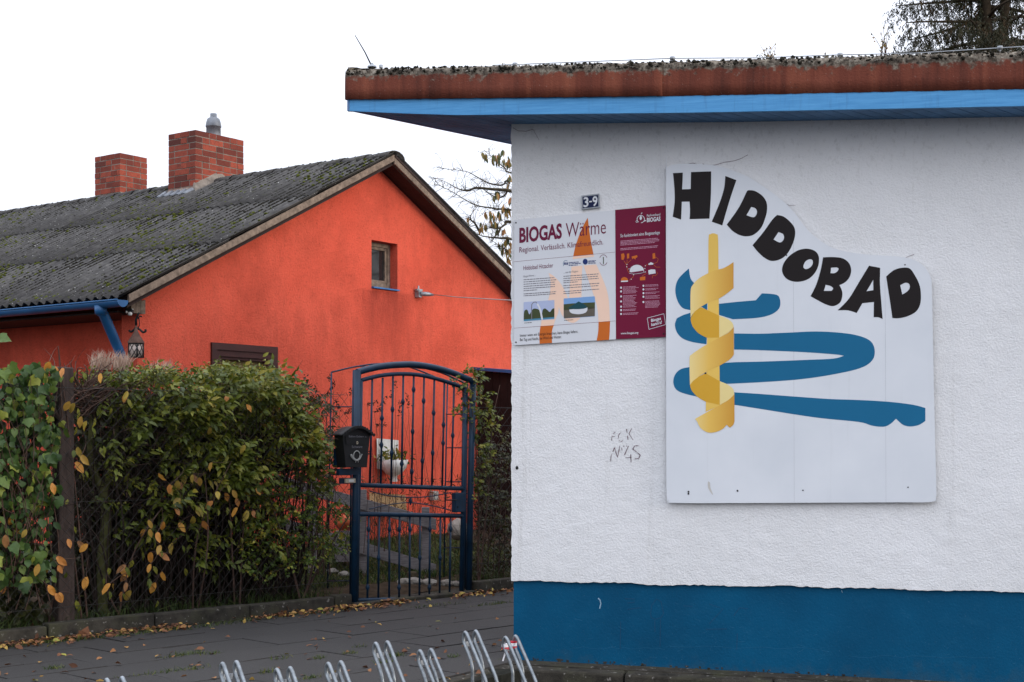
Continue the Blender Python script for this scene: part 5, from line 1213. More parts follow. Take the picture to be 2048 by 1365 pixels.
# ================================================================ vegetation
def aof(px, n=.1): return (Hpx(px, 900, n)-HP).dot(HA)
def zof(px, y, n=.1): return Hpx(px, y, n).z
HAa, HNa, HPa = np.array(HA), np.array(HN), np.array(HP)
def Hn_(a, n, z): return HPa+np.outer(a, HAa)+np.outer(n, HNa)+np.outer(z, [0,0,1])
def twigs(name, starts, ends, mat, parent, r=.004, sag=.06, n=4, sides=4):
    m = MB()
    for s, e in zip(starts, ends):
        s, e = Vector(s), Vector(e); mid = s.lerp(e,.5)+Vector((random.gauss(0,sag), random.gauss(0,sag), random.gauss(0,sag)))
        m.tube(crom([s, mid, e], False, n), [r*(1-.7*k/(2*n)) for k in range(2*n+1)], sides, False)
    o = m.obj(name, mat, parent); o['kind'] = 'stuff'; return o
def shoots(n, base, direc, length, per, lsize, lwid, spread, out, up=.3):
    """leaf sprays: leaves in pairs along n shoots"""
    P, D, N_, L, Wd, Rn = [], [], [], [], [], []
    dirs = unit(direc); side = unit(np.cross(dirs, rvec(n)))
    tone = rng.random(n)
    for k in range(per):
        u = (k+.5)/per; s = np.where((k % 2) == 0, 1, -1)
        p = base+dirs*(length*u)[:, None]; d = dirs*.5+side*s*spread+rng.normal(0,.25,(n,3))+out+np.array([0,0,-.25])
        P.append(p); D.append(d); N_.append(out*.9+np.array([0,0,.6])+rng.normal(0,.45,(n,3))); L.append(rng.uniform(*lsize, n)*(1-.25*u)); Wd.append(rng.uniform(*lwid, n)); Rn.append(np.clip(tone*.6+rng.random(n)*.4, 0, .999))
    return leaf_arrays(np.concatenate(P), np.concatenate(D), np.concatenate(N_), np.concatenate(L), np.concatenate(Wd), rnd=np.concatenate(Rn))
OUT = -HNa*.9+np.array([0,0,.1])
def join(*arrs):
    V, Fc, Rr, k = [], [], [], 0
    for v, f, r in arrs: V.append(v); Fc.append(f+k); Rr.append(r); k += len(v)
    return np.concatenate(V), np.concatenate(Fc), np.concatenate(Rr)

# --- the clipped hedge, as three shrubs side by side
def hedge_shrub(label, px0, px1, ytops, seed, dens, tint):
    a0, a1 = aof(px0,.3), aof(px1,.3); r_ = thing('hedge_shrub', H((a0+a1)/2, .5, .08), label, 'shrub', 'shrubs of the clipped hedge')
    xs_ = np.linspace(px0, px1, len(ytops)); zt_ = np.array([zof(x, y, .3) for x, y in zip(xs_, ytops)]); as_ = np.array([aof(x,.3) for x in xs_])
    top = lambda a: np.interp(a, as_, zt_)
    n = int(dens*(a1-a0))
    a = rng.uniform(a0, a1, n); hz = rng.random(n)**.6; z = .35+(top(a)-.12-.35)*hz; nn = np.where(rng.random(n) < .7, rng.uniform(.16,.34,n), rng.uniform(.3,.95,n))
    nn = nn+.12*(1-hz)+.10*np.sin(a*7.3+z*5.1)+.07*np.sin(z*9-a*3)
    base = Hn_(a, nn, z); keep = (np.sin(a*5.1+z*6.7)+np.sin(a*11.3-z*4.1)+rng.normal(0,.8,n) > -1.3+1.55*(1-hz))
    if px1 > 600: keep &= ~((a > aof(552,.3)) & (z < 1.3+.25*np.sin(a*9)))
    base = base[keep]; n = len(base)
    d = OUT*.55+np.array([0,0,.35])+rng.normal(0,.55,(n,3))
    arr1 = shoots(n, base, d, rng.uniform(.14,.30,n), 8, (.075,.125), (.028,.044), .7, OUT+np.array([0,0,-.35]))
    # clipped flat top: short upright shoots
    nt = int(300*(a1-a0)); at_ = rng.uniform(a0, a1, nt); bt = Hn_(at_, rng.uniform(.2,.95,nt), top(at_)-.1+.05*np.sin(at_*8.3)*rng.random(nt)+rng.normal(0,.03,nt))
    arr2 = shoots(nt, bt, np.array([0,0,1])+rng.normal(0,.45,(nt,3)), rng.uniform(.06,.15,nt), 6, (.04,.065), (.016,.026), .8, OUT*.3)
    v, f, r = join(arr1, arr2); r = np.clip(r*.9+tint, 0, .999)
    soup('foliage', v, f, r, 'leaf_hedge', r_)
    ni = int(7500*(a1-a0)); ai = rng.uniform(a0,a1,ni); zi = .1+(top(ai)-.3)*rng.random(ni)
    if px1 > 600: m_ = (ai < aof(552,.3)) | (zi > 1.3); ai, zi = ai[m_], zi[m_]; ni = len(ai)
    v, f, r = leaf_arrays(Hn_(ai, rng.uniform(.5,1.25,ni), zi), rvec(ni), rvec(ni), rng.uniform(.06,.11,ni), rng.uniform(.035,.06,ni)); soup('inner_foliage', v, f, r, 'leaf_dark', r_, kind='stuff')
    nb = int(150*(a1-a0)); ab = rng.uniform(a0,a1,nb); sb = Hn_(ab, rng.uniform(.35,.8,nb), np.full(nb,.06)); eb_ = sb+np.outer(rng.normal(0,.25,nb), HAa)+np.outer(rng.uniform(-.3,.2,nb), HNa)+np.outer(rng.uniform(.6,1.9,nb), [0,0,1])
    eb_[:,2] = np.minimum(eb_[:,2], top(ab)+.02)
    twigs('branches', sb, eb_, 'dark_twig', r_, .011, .08)
    ns = int(260*(a1-a0)); as2 = rng.uniform(a0,a1,ns); s2 = Hn_(as2, rng.uniform(.15,.6,ns), rng.uniform(.5,1,ns)*top(as2)-.1); e2 = s2+rng.normal(0,.16,(ns,3))+np.array([0,0,.12]); e2[:,2] = np.minimum(e2[:,2], top(as2)+.06)
    twigs('twigs', s2, e2, 'twig', r_, .0035, .03, 3, 3)
hedge_shrub('twiggy left end of the clipped hedge beside the fence post', 205, 330, [752,742,745,742], 1, 380, .0)
hedge_shrub('dense green middle of the clipped hedge below the brown window', 325, 500, [742,745,738,740], 2, 720, .08)
hedge_shrub('yellow-green right end of the clipped hedge nearest the gate', 495, 628, [736,732,738,790,880], 3, 680, .16)

# --- pruned old shrub with mossy trunk
pr_ = thing('pruned_shrub', Hpx(206,1215,.42), 'hard-pruned bare shrub with mossy trunk and twiggy head beside the post', 'shrub')
part('trunk', 'bark_green', pr_, lambda m: (m.tube(crom([Hpx(208,1235,.42), Hpx(206,1120,.42), Hpx(212,1040,.42), Hpx(206,985,.42), Hpx(188,945,.40), Hpx(180,900,.38), Hpx(182,850,.36), Hpx(175,800,.34)]), [.06-.0012*k for k in range(43)], 10), m.tube(crom([Hpx(206,985,.42), Hpx(225,930,.42), Hpx(232,860,.42), Hpx(240,800,.42)]), [.035-.001*k for k in range(19)], 8)))
hd_ = [Hpx(172,800,.34), Hpx(165,790,.32), Hpx(180,815,.34), Hpx(238,805,.42)]
ss_, ee_ = [], []
for k in range(150):
    b = random.choice(hd_)+Vector((random.gauss(0,.04), random.gauss(0,.06), random.gauss(0,.06))); an_ = random.uniform(-1.4, 1.5)
    L = random.uniform(.12,.5); e = b+HA*math.sin(an_)*L+zv*abs(math.cos(an_))*L*.75-HN*random.uniform(-.1,.2); e.z = min(e.z, zof(200,735,.3)+random.uniform(-.05,.05)); ss_.append(b); ee_.append(e)
twigs('head_twigs', ss_, ee_, 'twig', pr_, .008, .04, 3, 4)
ss_ = Hn_(rng.uniform(aof(150),aof(330),240), rng.uniform(.15,.5,240), rng.uniform(.7,2.0,240)); twigs('thin_twigs', ss_, ss_+rng.normal(0,.22,(240,3)), 'dark_twig', pr_, .0035, .05, 3, 3)

# --- leaf shapes built one by one
def leaf_mesh(name, outline, L, Wd, mat, rnd, cup=.12, fold=.1):
    V = [(0, L*.42, 0)]; tw = random.gauss(0,.25)
    for x, y in outline: V.append((x*Wd, y*L, fold*Wd*abs(x)-cup*L*(y-.3)**2+tw*x*(y-.3)*Wd+random.gauss(0,.035)*L))
    n = len(outline); Fc = [(0, 1+k, 1+(k+1) % n) for k in range(n)]
    me = bpy.data.meshes.new(name); me.from_pydata(V, [], Fc); me.update(); at = me.attributes.new('rnd','FLOAT','FACE'); at.data.foreach_set('value', [rnd]*n); me.materials.append(M[mat]); me.polygons.foreach_set('use_smooth', [True]*n); return me
O_MAPLE = [(0,0),(.2,-.06),(.42,-.03),(.5,.14),(.6,.40),(.42,.46),(.30,.66),(.12,.86),(0,1),(-.12,.86),(-.28,.64),(-.40,.48),(-.58,.44),(-.5,.16),(-.42,-.02),(-.2,-.06)]
O_OVAL = [(0,0),(.22,.08),(.42,.26),(.5,.46),(.44,.66),(.26,.86),(0,1.04),(-.26,.86),(-.44,.66),(-.5,.46),(-.42,.26),(-.22,.08)]
ME_V = [leaf_mesh('leaf', O_MAPLE, 1, 1, 'leaf_vine', r, .35, fo) for r in (.05,.2,.35,.5,.62,.75,.9) for fo in (-.3,.2,.5)]
ME_A = [leaf_mesh('leaf', O_OVAL, 1, .52, 'leaf_autumn', r, .2, .25) for r in (.02,.15,.3,.42,.55,.65,.72,.82,.95)]
def leaf_at(name, me, p, parent, size, face=None, tip=None):
    d = (tip or Vector((random.gauss(0,.5), random.gauss(0,.3), -1))).normalized()
    nrm = face or Vector((random.gauss(.05,.8), -1, random.gauss(.45,.7)))
    nrm = (nrm-d*nrm.dot(d)).normalized(); sd = d.cross(nrm)
    o = bpy.data.objects.new(name, me); link(o, parent)
    o.matrix_basis = Matrix.Translation(Vector(p)-ORG[parent.name]) @ Matrix((sd, d, nrm)).transposed().to_4x4() @ Matrix.Scale(size, 4); return o

# --- vine with large leaves on the left
vn = thing('vine', Hpx(60,1230,.15), 'leafy green vine with large lobed leaves at the left edge', 'vine')
k = 0; vp = []
while k < 240:
    x, y = random.uniform(-35, 122), random.uniform(728, 1195)
    if y > 1010 and random.random() < .75: continue
    if x > 100 and (y > 1000 or 760 < y < 830): continue
    if math.sin(x*.09+y*.035)+math.sin(y*.05-x*.04) < -1.1+random.gauss(0,.3): continue
    p = Hpx(x, y, random.uniform(-.06,.14)); vp.append(p); leaf_at('leaf', random.choice(ME_V), p, vn, random.uniform(.055,.11)); k += 1
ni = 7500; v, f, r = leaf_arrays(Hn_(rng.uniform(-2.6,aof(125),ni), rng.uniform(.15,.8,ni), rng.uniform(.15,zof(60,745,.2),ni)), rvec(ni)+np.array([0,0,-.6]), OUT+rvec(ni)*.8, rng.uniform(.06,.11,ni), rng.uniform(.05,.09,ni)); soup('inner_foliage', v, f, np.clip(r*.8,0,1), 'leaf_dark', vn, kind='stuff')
nf = 1900; P_ = np.array([tuple(Hpx(random.choice((random.uniform(-35,112), random.uniform(-420,-20), random.uniform(-420,-20))), 735+430*random.random()**1.3, random.uniform(.0,.2))) for _ in range(nf)]); v, f, r = leaf_arrays(P_, rvec(nf)*.6+np.array([0,0,-.9]), OUT+rvec(nf)*.7, rng.uniform(.045,.09,nf), rng.uniform(.04,.075,nf)); soup('small_leaves', v, f, r*.7, 'leaf_vine', vn, kind='stuff')
twigs('stems', [Hpx(random.uniform(-20,110), random.uniform(1000,1230), .15) for _ in range(60)], [random.choice(vp) for _ in range(60)], 'twig', vn, .005, .08, 4, 4)
leaf_at('leaf', ME_V[10], Hpx(-2,676,.0), vn, .1, Vector((.2,-1,.8)), Vector((1,0,-.2)))
twigs('shoot', [Hpx(-10,800,.1)], [Hpx(-4,676,.05)], 'twig', vn, .005, .02)

# --- suckers with yellow and orange autumn leaves
c5 = lambda x, y: (x/1.8825, 640+y/1.8825)
c6 = lambda x, y: (340+x/1.9925, 680+y/1.9925)
CL = [('autumn sapling with yellow-orange leaves on the top of the fence post', (165,1000), [c5(*p) for p in ((186,168),(238,192),(207,185),(378,212),(481,280),(473,290),(263,318),(281,325),(307,375),(325,390),(289,490),(307,520),(285,545))]),
 ('autumn sapling with rust-brown leaves low beside the fence post', (95,1225), [c5(*p) for p in ((154,690),(50,750),(82,742),(100,800),(62,790),(20,820),(255,835),(292,845),(330,855),(212,902),(185,930),(218,935),(240,925),(181,1010),(209,1040),(327,978),(145,930),(222,1035),(8,995),(195,625))]),
 ('autumn sapling with orange leaves low in front of the hedge', (235,1225), [c5(*p) for p in ((430,1005),(415,1003),(477,1000),(460,1035),(492,1030),(477,965),(455,945),(475,935),(598,890),(567,930),(608,960),(585,1000),(557,765),(565,798),(615,770),(593,810),(568,885),(545,800),(605,860))]),
 ('autumn sapling with pale yellow and pink-brown leaves in mid hedge', (385,1225), [c6(*p) for p in ((90,548),(115,560),(40,640),(110,675),(172,655),(92,715),(130,732),(35,740),(150,652),(30,572),(168,500),(187,615),(5,590),(60,550),(8,820),(20,680))]+[c5(*p) for p in ((595,590),(640,630),(725,595),(668,620))]),
 ('autumn sapling with few scattered leaves right of mid hedge', (470,1225), [c6(*p) for p in ((345,600),(310,690),(268,680),(250,610),(218,620),(330,690),(265,640),(232,230),(305,268),(160,360),(300,430))])]
for lb, (rx, ry), pts in CL:
    root = Hpx(rx, ry, .25); root.z = .05; s_ = thing('autumn_sapling', root, lb, 'sapling', 'autumn saplings in the hedge'); st, en = [], []
    for x, y in pts:
        p = Hpx(x, y-6, random.uniform(-.08,.14)); leaf_at('leaf', random.choice(ME_A), p, s_, random.uniform(.075,.115), Vector((random.gauss(0,.5),-1,random.gauss(.35,.45))), Vector((random.gauss(0,.55), random.gauss(0,.3), -1)))
        st.append(p); q = p+Vector((random.uniform(-.15,.15), .15, random.uniform(-.05,.2))); en.append(q)
    twigs('twigs', st, en, 'twig', s_, .0035, .02, 3, 4)
    mx_ = max(en, key=lambda q: q.z); twigs('stem', [root, root+HA*.05], [mx_, en[0]], 'twig', s_, .010, .06, 5, 6)
    extra = [Vector(random.choice(pts)) for _ in range(26)]
    P_ = np.array([tuple(Hpx(e.x+random.gauss(0,26), e.y+random.gauss(0,26), random.uniform(.05,.2))) for e in extra]); v, f, r = leaf_arrays(P_, rvec(26)*.5+np.array([0,0,-1]), OUT+rvec(26)*.4, rng.uniform(.06,.1,26), rng.uniform(.03,.05,26)); soup('small_leaves', v, f, np.clip(.35+r*.5,0,1), 'leaf_hedge', s_)

# --- rose bush left of the gate
def leafy(name, label, cat, polypx, nr, count, ls, ws, mat, stems, thick=.006, tint=0.0):
    t_ = thing(name, stems[0][0], label, cat)
    xs_, ys_ = [p[0] for p in polypx], [p[1] for p in polypx]; P_ = []
    def inside(x, y):
        c_ = False; j = len(polypx)-1
        for i in range(len(polypx)):
            (xi, yi), (xj, yj) = polypx[i], polypx[j]
            if (yi > y) != (yj > y) and x < (xj-xi)*(y-yi)/(yj-yi)+xi: c_ = not c_
            j = i
        return c_
    while len(P_) < count//5:
        x, y = random.uniform(min(xs_), max(xs_)), random.uniform(min(ys_), max(ys_))
        if inside(x, y) and math.sin(x*.11+y*.07)+math.sin(x*.05-y*.13)+random.gauss(0,.6) > -.7: P_.append(tuple(Hpx(x, y, random.uniform(*nr))))
    P_ = np.array(P_); n = len(P_)
    arr = shoots(n, P_, OUT*.5+rng.normal(0,.6,(n,3)), rng.uniform(.05,.12,n), 5, ls, ws, .9, OUT)
    soup('foliage', arr[0], arr[1], np.clip(arr[2]+tint,0,.999), mat, t_)
    m = MB()
    for st in stems: m.tube(crom(st, False, 4), [thick*(1.2-.8*k/((len(st)-1)*4)) for k in range((len(st)-1)*4+1)], 5, False)
    m.obj('stems', 'twig', t_)
    idx = rng.integers(0, n, n//3); twigs('twigs', P_[idx], P_[idx]+rng.normal(0,.12,(len(idx),3))+np.array([0,0,-.08]), 'twig', t_, .003, .02, 2, 3)
    return t_
hp = lambda *q: [Hpx(x, y, n) for x, y, n in q]
leafy('rose_bush', 'yellow-green rose bush in front of the grey planks left of the gate', 'bush', [(478,1010),(520,975),(560,960),(600,985),(645,1000),(700,1020),(706,1060),(690,1100),(665,1130),(630,1140),(590,1120),(560,1150),(520,1165),(490,1150),(470,1080)], (.1,.4), 2600, (.03,.05), (.024,.038), 'leaf_rose', [hp((605,1200,.2),(622,1150,.2),(630,1080,.2),(640,1020,.2)), hp((600,1200,.2),(585,1140,.2),(560,1060,.15),(540,1000,.15)), hp((605,1200,.25),(640,1130,.25),(680,1060,.25),(700,1030,.25))], .011, .1)
leafy('climbing_rose', 'climbing rose hanging over the right gate post', 'climber', [(895,765),(920,745),(945,735),(965,760),(975,800),(1000,830),(990,860),(975,880),(975,900),(985,925),(975,960),(965,1000),(950,990),(948,900),(930,850),(912,840),(905,800)], (-.03,.25), 900, (.04,.065), (.026,.04), 'leaf_hedge', [hp((955,1195,.1),(958,1050,.1),(952,900,.05),(940,780,0)), hp((955,1195,.1),(975,1000,.1),(985,850,.1),(1000,770,.1)), hp((940,800,.05),(915,770,.05),(895,765,.05))], .008)
leafy('bramble', 'dark tangled bramble between the gate and the white building', 'bramble', [(948,900),(1030,860),(1030,1190),(945,1195)], (.1,.9), 2200, (.03,.06), (.02,.036), 'leaf_dark', [hp((960+k*9,1195,.3),(955+k*11,1080,.35),(975+k*7,960+k*10,.4)) for k in range(7)], .008, .2)
leafy('forsythia', 'dark shrub with drying leaves between hedge and mailbox', 'shrub', [(575,800),(600,760),(640,790),(668,800),(672,930),(660,985),(600,960),(570,930),(560,860)], (.55,1.2), 1700, (.04,.07), (.018,.03), 'leaf_dark', [hp((600+k*12,1150,.8),(605+k*10,1000,.8),(598+k*14,820,.8)) for k in range(6)], .007, .35)
# bare twiggy undergrowth behind the fence right of the gate and along the gable
ug = thing('undergrowth', Hpx(985,1195,.5), 'bare tangled twigs in the dark corner beside the white building', 'undergrowth')
ss_ = [Hpx(random.uniform(945,1040), random.uniform(960,1190), random.uniform(.2,1.1)) for _ in range(240)]; twigs('twigs', ss_, [p+Vector((random.gauss(0,.18), random.gauss(0,.18), random.uniform(.1,.5))) for p in ss_], 'dark_twig', ug, .004, .06, 3, 3)
# dead seed heads of a butterfly bush
bd_ = thing('butterfly_bush', Hpx(690,1180,1.1), 'butterfly bush with dark brown seed spikes against the orange gable', 'bush')
hs, he, sp = [], [], []
for x, y, dx, dy in ((700,790,8,-14),(712,800,-6,-16),(735,812,20,-10),(748,822,14,-4),(760,815,12,-20),(752,850,22,2),(792,760,-10,36),(800,800,2,34),(815,790,1,24),(640,800,-10,-30),(655,790,14,-24),(625,815,-10,-22),(612,770,-4,-18),(668,770,-10,-16),(740,905,-12,6),(690,830,12,-12),(680,820,-8,-20)):
    a, b = Hpx(x,y,1.1), Hpx(x+dx,y+dy,1.05); hs.append(Vector((b.x-.1*random.random(), b.y, .4))); he.append(a)
    for j in range(26):
        sp.append(tuple(a.lerp(b, j/25)+Vector((random.gauss(0,.01), random.gauss(0,.01), random.gauss(0,.01)))))
sp = np.array(sp); n = len(sp); v, f, r = leaf_arrays(sp, rvec(n), rvec(n), rng.uniform(.018,.035,n), rng.uniform(.012,.02,n)); soup('seed_spikes', v, f, r, 'seedhead', bd_, kind='stuff')
twigs('stems', hs, he, 'twig', bd_, .004, .06, 4, 4)
for kx in range(2):
    ss_ = [Hpx(random.uniform(735,900), random.uniform(880,960), random.uniform(1.0,1.8)) for _ in range(30)]
twigs('bare_stems', [Vector((p.x,p.y,.35)) for p in ss_], [p+Vector((random.gauss(0,.2),0,random.uniform(0,.5))) for p in ss_], 'twig', bd_, .003, .08, 4, 3)
# withered herbs along the foot of the gable
wh = thing('withered_herbs', G(780,1040,.5), 'withered straw-coloured herbs along the foot of the orange gable', 'plants')
P_ = np.array([tuple(G(random.uniform(700,930), random.uniform(955,1075), random.uniform(.08,.5))) for _ in range(900)]); v, f, r = leaf_arrays(P_, rvec(900)+np.array([0,0,.4]), rvec(900), rng.uniform(.03,.09,900), rng.uniform(.008,.022,900)); soup('leaves', v, f, np.clip(r*.6,0,1), 'leaf_litter', wh, kind='stuff')
ss_ = [G(random.uniform(700,930), random.uniform(1040,1085), random.uniform(.08,.5)) for _ in range(110)]; twigs('stems', ss_, [p+Vector((random.gauss(0,.08),random.gauss(0,.08),random.uniform(.15,.45))) for p in ss_], 'twig', wh, .003, .04, 3, 3)

# --- grasses
def blades(n, P_, length, width, lean=.35, curl=.3):
    d = unit(rng.normal(0, lean, (n, 3))*np.array([1,1,.2])+np.array([0,0,1])); side = unit(np.cross(d, rvec(n))); L = length[:, None]; w = width[:, None]
    bend = rng.normal(0, curl, (n, 3))*np.array([1,1,.3])*L-np.array([0,0,.12])*L
    V = np.stack([P_-side*w, P_+side*w, P_+d*L*.55+side*w*.8, P_+d*L*.55-side*w*.8, P_+d*L+bend], 1).reshape(-1,3); k = np.arange(n)*5
    Fc = np.concatenate([np.stack([k,k+1,k+2],1), np.stack([k,k+2,k+3],1), np.stack([k+3,k+2,k+4],1)]); r = rng.random(n); return V, Fc, np.concatenate([r,r,r])
n = 5200; a = rng.uniform(-3.2, 7.4, n); P_ = Hn_(a, rng.uniform(.09,.5,n), np.full(n,.04))
keep = ~((a > 3.5) & (a < 5.25)); P_ = P_[keep]; n = len(P_)
v, f, r = blades(n, P_, rng.uniform(.06,.26,n), rng.uniform(.0015,.004,n)); tag(soup('verge_grass', v, f, r*.75, 'grass', None, H(0,.2,0)), 'rank grass growing along the foot of the hedge and fence', 'grass', kind='stuff')
n = 26000; P_ = Hn_(rng.uniform(2.0,7.5,n), rng.uniform(.7,3.7,n), np.zeros(n)); P_[:,2] = [garden_z(x,y) for x, y in P_[:,:2]]
v, f, r = blades(n, P_, rng.uniform(.03,.09,n), rng.uniform(.003,.006,n)); tag(soup('lawn', v, f, r, 'grass', None, H(4,2,.2)), 'short green lawn in the garden behind the gate', 'grass', kind='stuff')
P_ = []
for x, y, sp_, cnt_ in ((107,1338,.03,70),(365,1311,.10,120),(430,1308,.05,40),(330,1346,.16,110),(390,1340,.08,50),(640,1317,.03,40),(560,1318,.05,30),(700,1308,.04,40),(793,1312,.05,90),(770,1325,.03,40),(715,1295,.04,30),(910,1315,.03,40),(100,1283,.25,240),(45,1290,.2,140),(560,1227,.12,120),(740,1208,.06,120),(870,1212,.2,110),(980,1210,.15,100),(180,1277,.3,260),(330,1262,.3,200),(470,1245,.3,260),(620,1228,.2,200),(300,1266,.15,60),(540,1345,.05,50),(620,1357,.06,60)):
    c_ = on_z(x, y, .0)
    for _ in range(cnt_):
        q = c_+HA*random.gauss(0,sp_)+HN*random.gauss(0,.02 if sp_ < .2 else .05); P_.append((q.x, q.y, -.004))
P_ = np.array(P_); n = len(P_); v, f, r = blades(n, P_, rng.uniform(.015,.055,n), rng.uniform(.0015,.0035,n), .6); tag(soup('joint_grass', v, f, r, 'grass', None, H(0,-1,0)), 'tufts of grass in the joints of the grey paving', 'grass', kind='stuff')
# pampas-like dry plumes behind the hedge
for lb, x0, x1, yb, yt in (('pale dry grass plumes above the hedge left of the blue downpipe', 182, 222, 740, 688), ('pale dry grass plumes just left of the lantern', 228, 258, 742, 692), ('faint dry grass plumes above the hedge right of the lantern', 300, 345, 742, 712)):
    n = 170 if x0 < 300 else 70; P_ = np.array([tuple(Hpx(random.uniform(x0,x1), yb, random.uniform(.75,1.0))) for _ in range(n)]); hgt = zof(x0, yt, .9)-zof(x0, yb, .9)
    pb = P_.mean(0); t_ = thing('dry_grass', (pb[0], pb[1], .1), lb, 'grass', 'dry grass plumes above the hedge')
    v, f, r = blades(n, P_, rng.uniform(.5,1.05,n)*hgt, rng.uniform(.002,.005,n), .22, .12); soup('plume', v, f, r, 'dry_grass', t_)
    part('stalks', 'dark_twig', t_, lambda m: [m.tube([(p[0]+random.gauss(0,.02), p[1], .1), tuple(p)], .003, 3, False) for p in P_[::6]])
# --- fallen leaves
P_ = []
for _ in range(2000):
    a = random.uniform(-2.6, 7); n0 = -abs(random.gauss(0,.13))-.035 if random.random() < .8 else random.uniform(.1,.4)
    if 3.5 < a < 5.2 and n0 > .0: continue
    if math.sin(a*2.3)+math.sin(a*5.1+1)+random.gauss(0,.6) < -.5: continue
    q = H(a, n0, .012 if n0 < 0 else .06); P_.append(tuple(q+zv*random.uniform(0,.02)))
for _ in range(110):
    q = on_z(random.uniform(0,1020), random.uniform(1232,1362), .008); P_.append(tuple(q))
P_ = np.array(P_); n = len(P_); dd = rvec(n)*np.array([1,1,.25]); nz = np.array([0,0,1.])+rng.normal(0,.45,(n,3)); v, f, r = leaf_arrays(P_, dd, nz, rng.uniform(.03,.08,n), rng.uniform(.02,.045,n), .25); tag(soup('leaf_litter', v, f, r, 'leaf_litter', None, H(0,-.2,0)), 'fallen brown and yellow leaves along the kerb and on the paving', 'leaves', kind='stuff')
big = thing('fallen_leaf', on_z(82*1, 1275, .0), 'large curled brown leaf leaning on the kerb below the fence post', 'leaf')
for px_, py_, tipv in ((168,1268,Vector((.2,-.3,.9))),(180,1278,Vector((.8,-.3,.4))),(150,1280,Vector((-.9,-.2,.1)))):
    pass
bl0 = on_z(168, 1277, .0); ORG[big.name] = bl0; big.location = bl0
me_big = leaf_mesh('leaf', O_MAPLE, 1, 1, 'leaf_litter', .35, .7, .4)
for tipv, s_ in ((Vector((.25,.1,.9)), .09), (Vector((-.95,.0,.15)), .08), (Vector((.8,-.1,.3)), .06)):
    leaf_at('lobe', me_big, bl0+zv*.01, big, s_, Vector((.1,-1,.3)), tipv)
# metal pipe and tarp behind the vine
tb = Hpx(70,1108,.5); tt = thing('metal_pipe', tb, 'thin horizontal metal pipe low behind the vine leaves', 'pipe')
part('pipe', 'galvanised_dull', tt, lambda m: m.tube([Hpx(-10,1104,.5), Hpx(108,1106,.5)], .014, 8)); part('support', 'galvanised_dull', tt, lambda m: (m.tube([Hpx(100,1106,.5), Hpx(100,1200,.5)], .012, 6), m.tube([Hpx(5,1104,.5), Hpx(5,1200,.5)], .012, 6)))

# ================================================================ weeds on the roof edge
for lb, x, y, h, sp_ in (('small dry weed tuft growing on the brown roof edge near the middle', 1538, 118, .1, .05), ('tiny weed sprig on the brown roof edge left of the conifer', 1652, 112, .05, .01), ('tallest weed seedling on the roof edge beside the conifer', 1770, 108, .2, .035), ('single leaf sprig near the left clamps of the roof edge', 1012, 131, .03, .015)):
    b = W(x, y+6, .3); t_ = thing('roof_weed', b, lb, 'weed', 'weeds on the roof edge')
    ss_, ee_ = [], []
    for k in range(9 if h > .06 else 3):
        e = b+WD*random.gauss(0,sp_)+zv*h*random.uniform(.5,1.15)+WN*random.gauss(0,.03); ss_.append(b+WD*random.gauss(0,sp_*.5)); ee_.append(e)
    twigs('stems', ss_, ee_, 'twig', t_, .003, .008, 3, 4)
    P_ = np.array([tuple(s.lerp(e, random.uniform(.2,1))) for s, e in zip(ss_, ee_) for _ in range(7)]); n = len(P_); v, f, r = leaf_arrays(P_, rvec(n)+np.array([0,0,-.4]), rvec(n), rng.uniform(.015,.032,n), rng.uniform(.006,.012,n)); soup('leaves', v, f, np.clip(.3+.5*r,0,1), 'leaf_cherry', t_)

# ================================================================ trees
# conifer behind the white building
cx, cy = 7.12, 21.5
sp0 = thing('conifer', (cx, cy, 0), 'tall spruce with drooping branchlets behind the right of the white building', 'tree')
def trunk(m):
    m.tube(crom([(cx,cy,0),(cx-.05,cy,3),(cx+.02,cy,5.4),(cx,cy,7.2)],False,5), [.26-.0085*k for k in range(16)], 12)
    m.tube(crom([(cx+.0,cy,7.0),(cx-.08,cy,7.7),(cx-.1,cy,9.4),(cx-.1,cy,15.5)],False,5), [.115-.0065*k for k in range(16)], 10)
    m.tube(crom([(cx+.0,cy,7.1),(cx+.16,cy-.05,7.8),(cx+.22,cy,9.4),(cx+.2,cy,14)],False,5), [.10-.0058*k for k in range(16)], 10)
part('trunk', 'bark_dark', sp0, trunk)
bm_ = MB(); NP, ND = [], []
for k in range(190):
    z0 = 2.5+12.5*(k/190)+random.uniform(-.1,.1); az = k*2.399+random.gauss(0,.2); L = max(.4, (15.6-z0)*.215)*random.uniform(.7,1.1); L = min(L, 2.2)
    d0 = Vector((math.cos(az), math.sin(az), 0)); droop = random.uniform(.10,.32)
    b0 = Vector((cx-.05, cy, z0)); pts = [b0+d0*(L*u)+zv*(-droop*L*u*u*1.2+.10*L*max(0,u-.6)*2+.12*u) for u in (0,.25,.5,.75,1)]
    cr_ = crom(pts, False, 4); bm_.tube(cr_, [.03*(1-.85*j/16)+.003 for j in range(17)], 5, False)
    dense = 6.3 < z0 < 9.6
    if dense and d0.y < -.5 and random.random() < .6: continue
    mid = 3.2 < z0 <= 6.3
    for j in range(2, 17):
        for s in range((5 if d0.y < -.3 else 13) if dense else 4 if mid else 2):
            q = cr_[j]+Vector((-d0.y, d0.x, 0))*random.gauss(0,.16)*(j/10)+zv*random.gauss(0,.03); hl = random.uniform(.06,.36)*(1.2-.5*j/16)
            nn_ = int(hl/.014) if dense else int(hl/.03); sw = Vector((random.gauss(0,.1), random.gauss(0,.1), 0))
            for t_ in range(nn_):
                u = t_/max(1,nn_); NP.append(tuple(q-zv*hl*u+sw*u+Vector((random.gauss(0,.012), random.gauss(0,.012), 0)))); ND.append((random.gauss(0,.6), random.gauss(0,.6), -.8))
bm_.obj('branches', 'bark_dark', sp0)
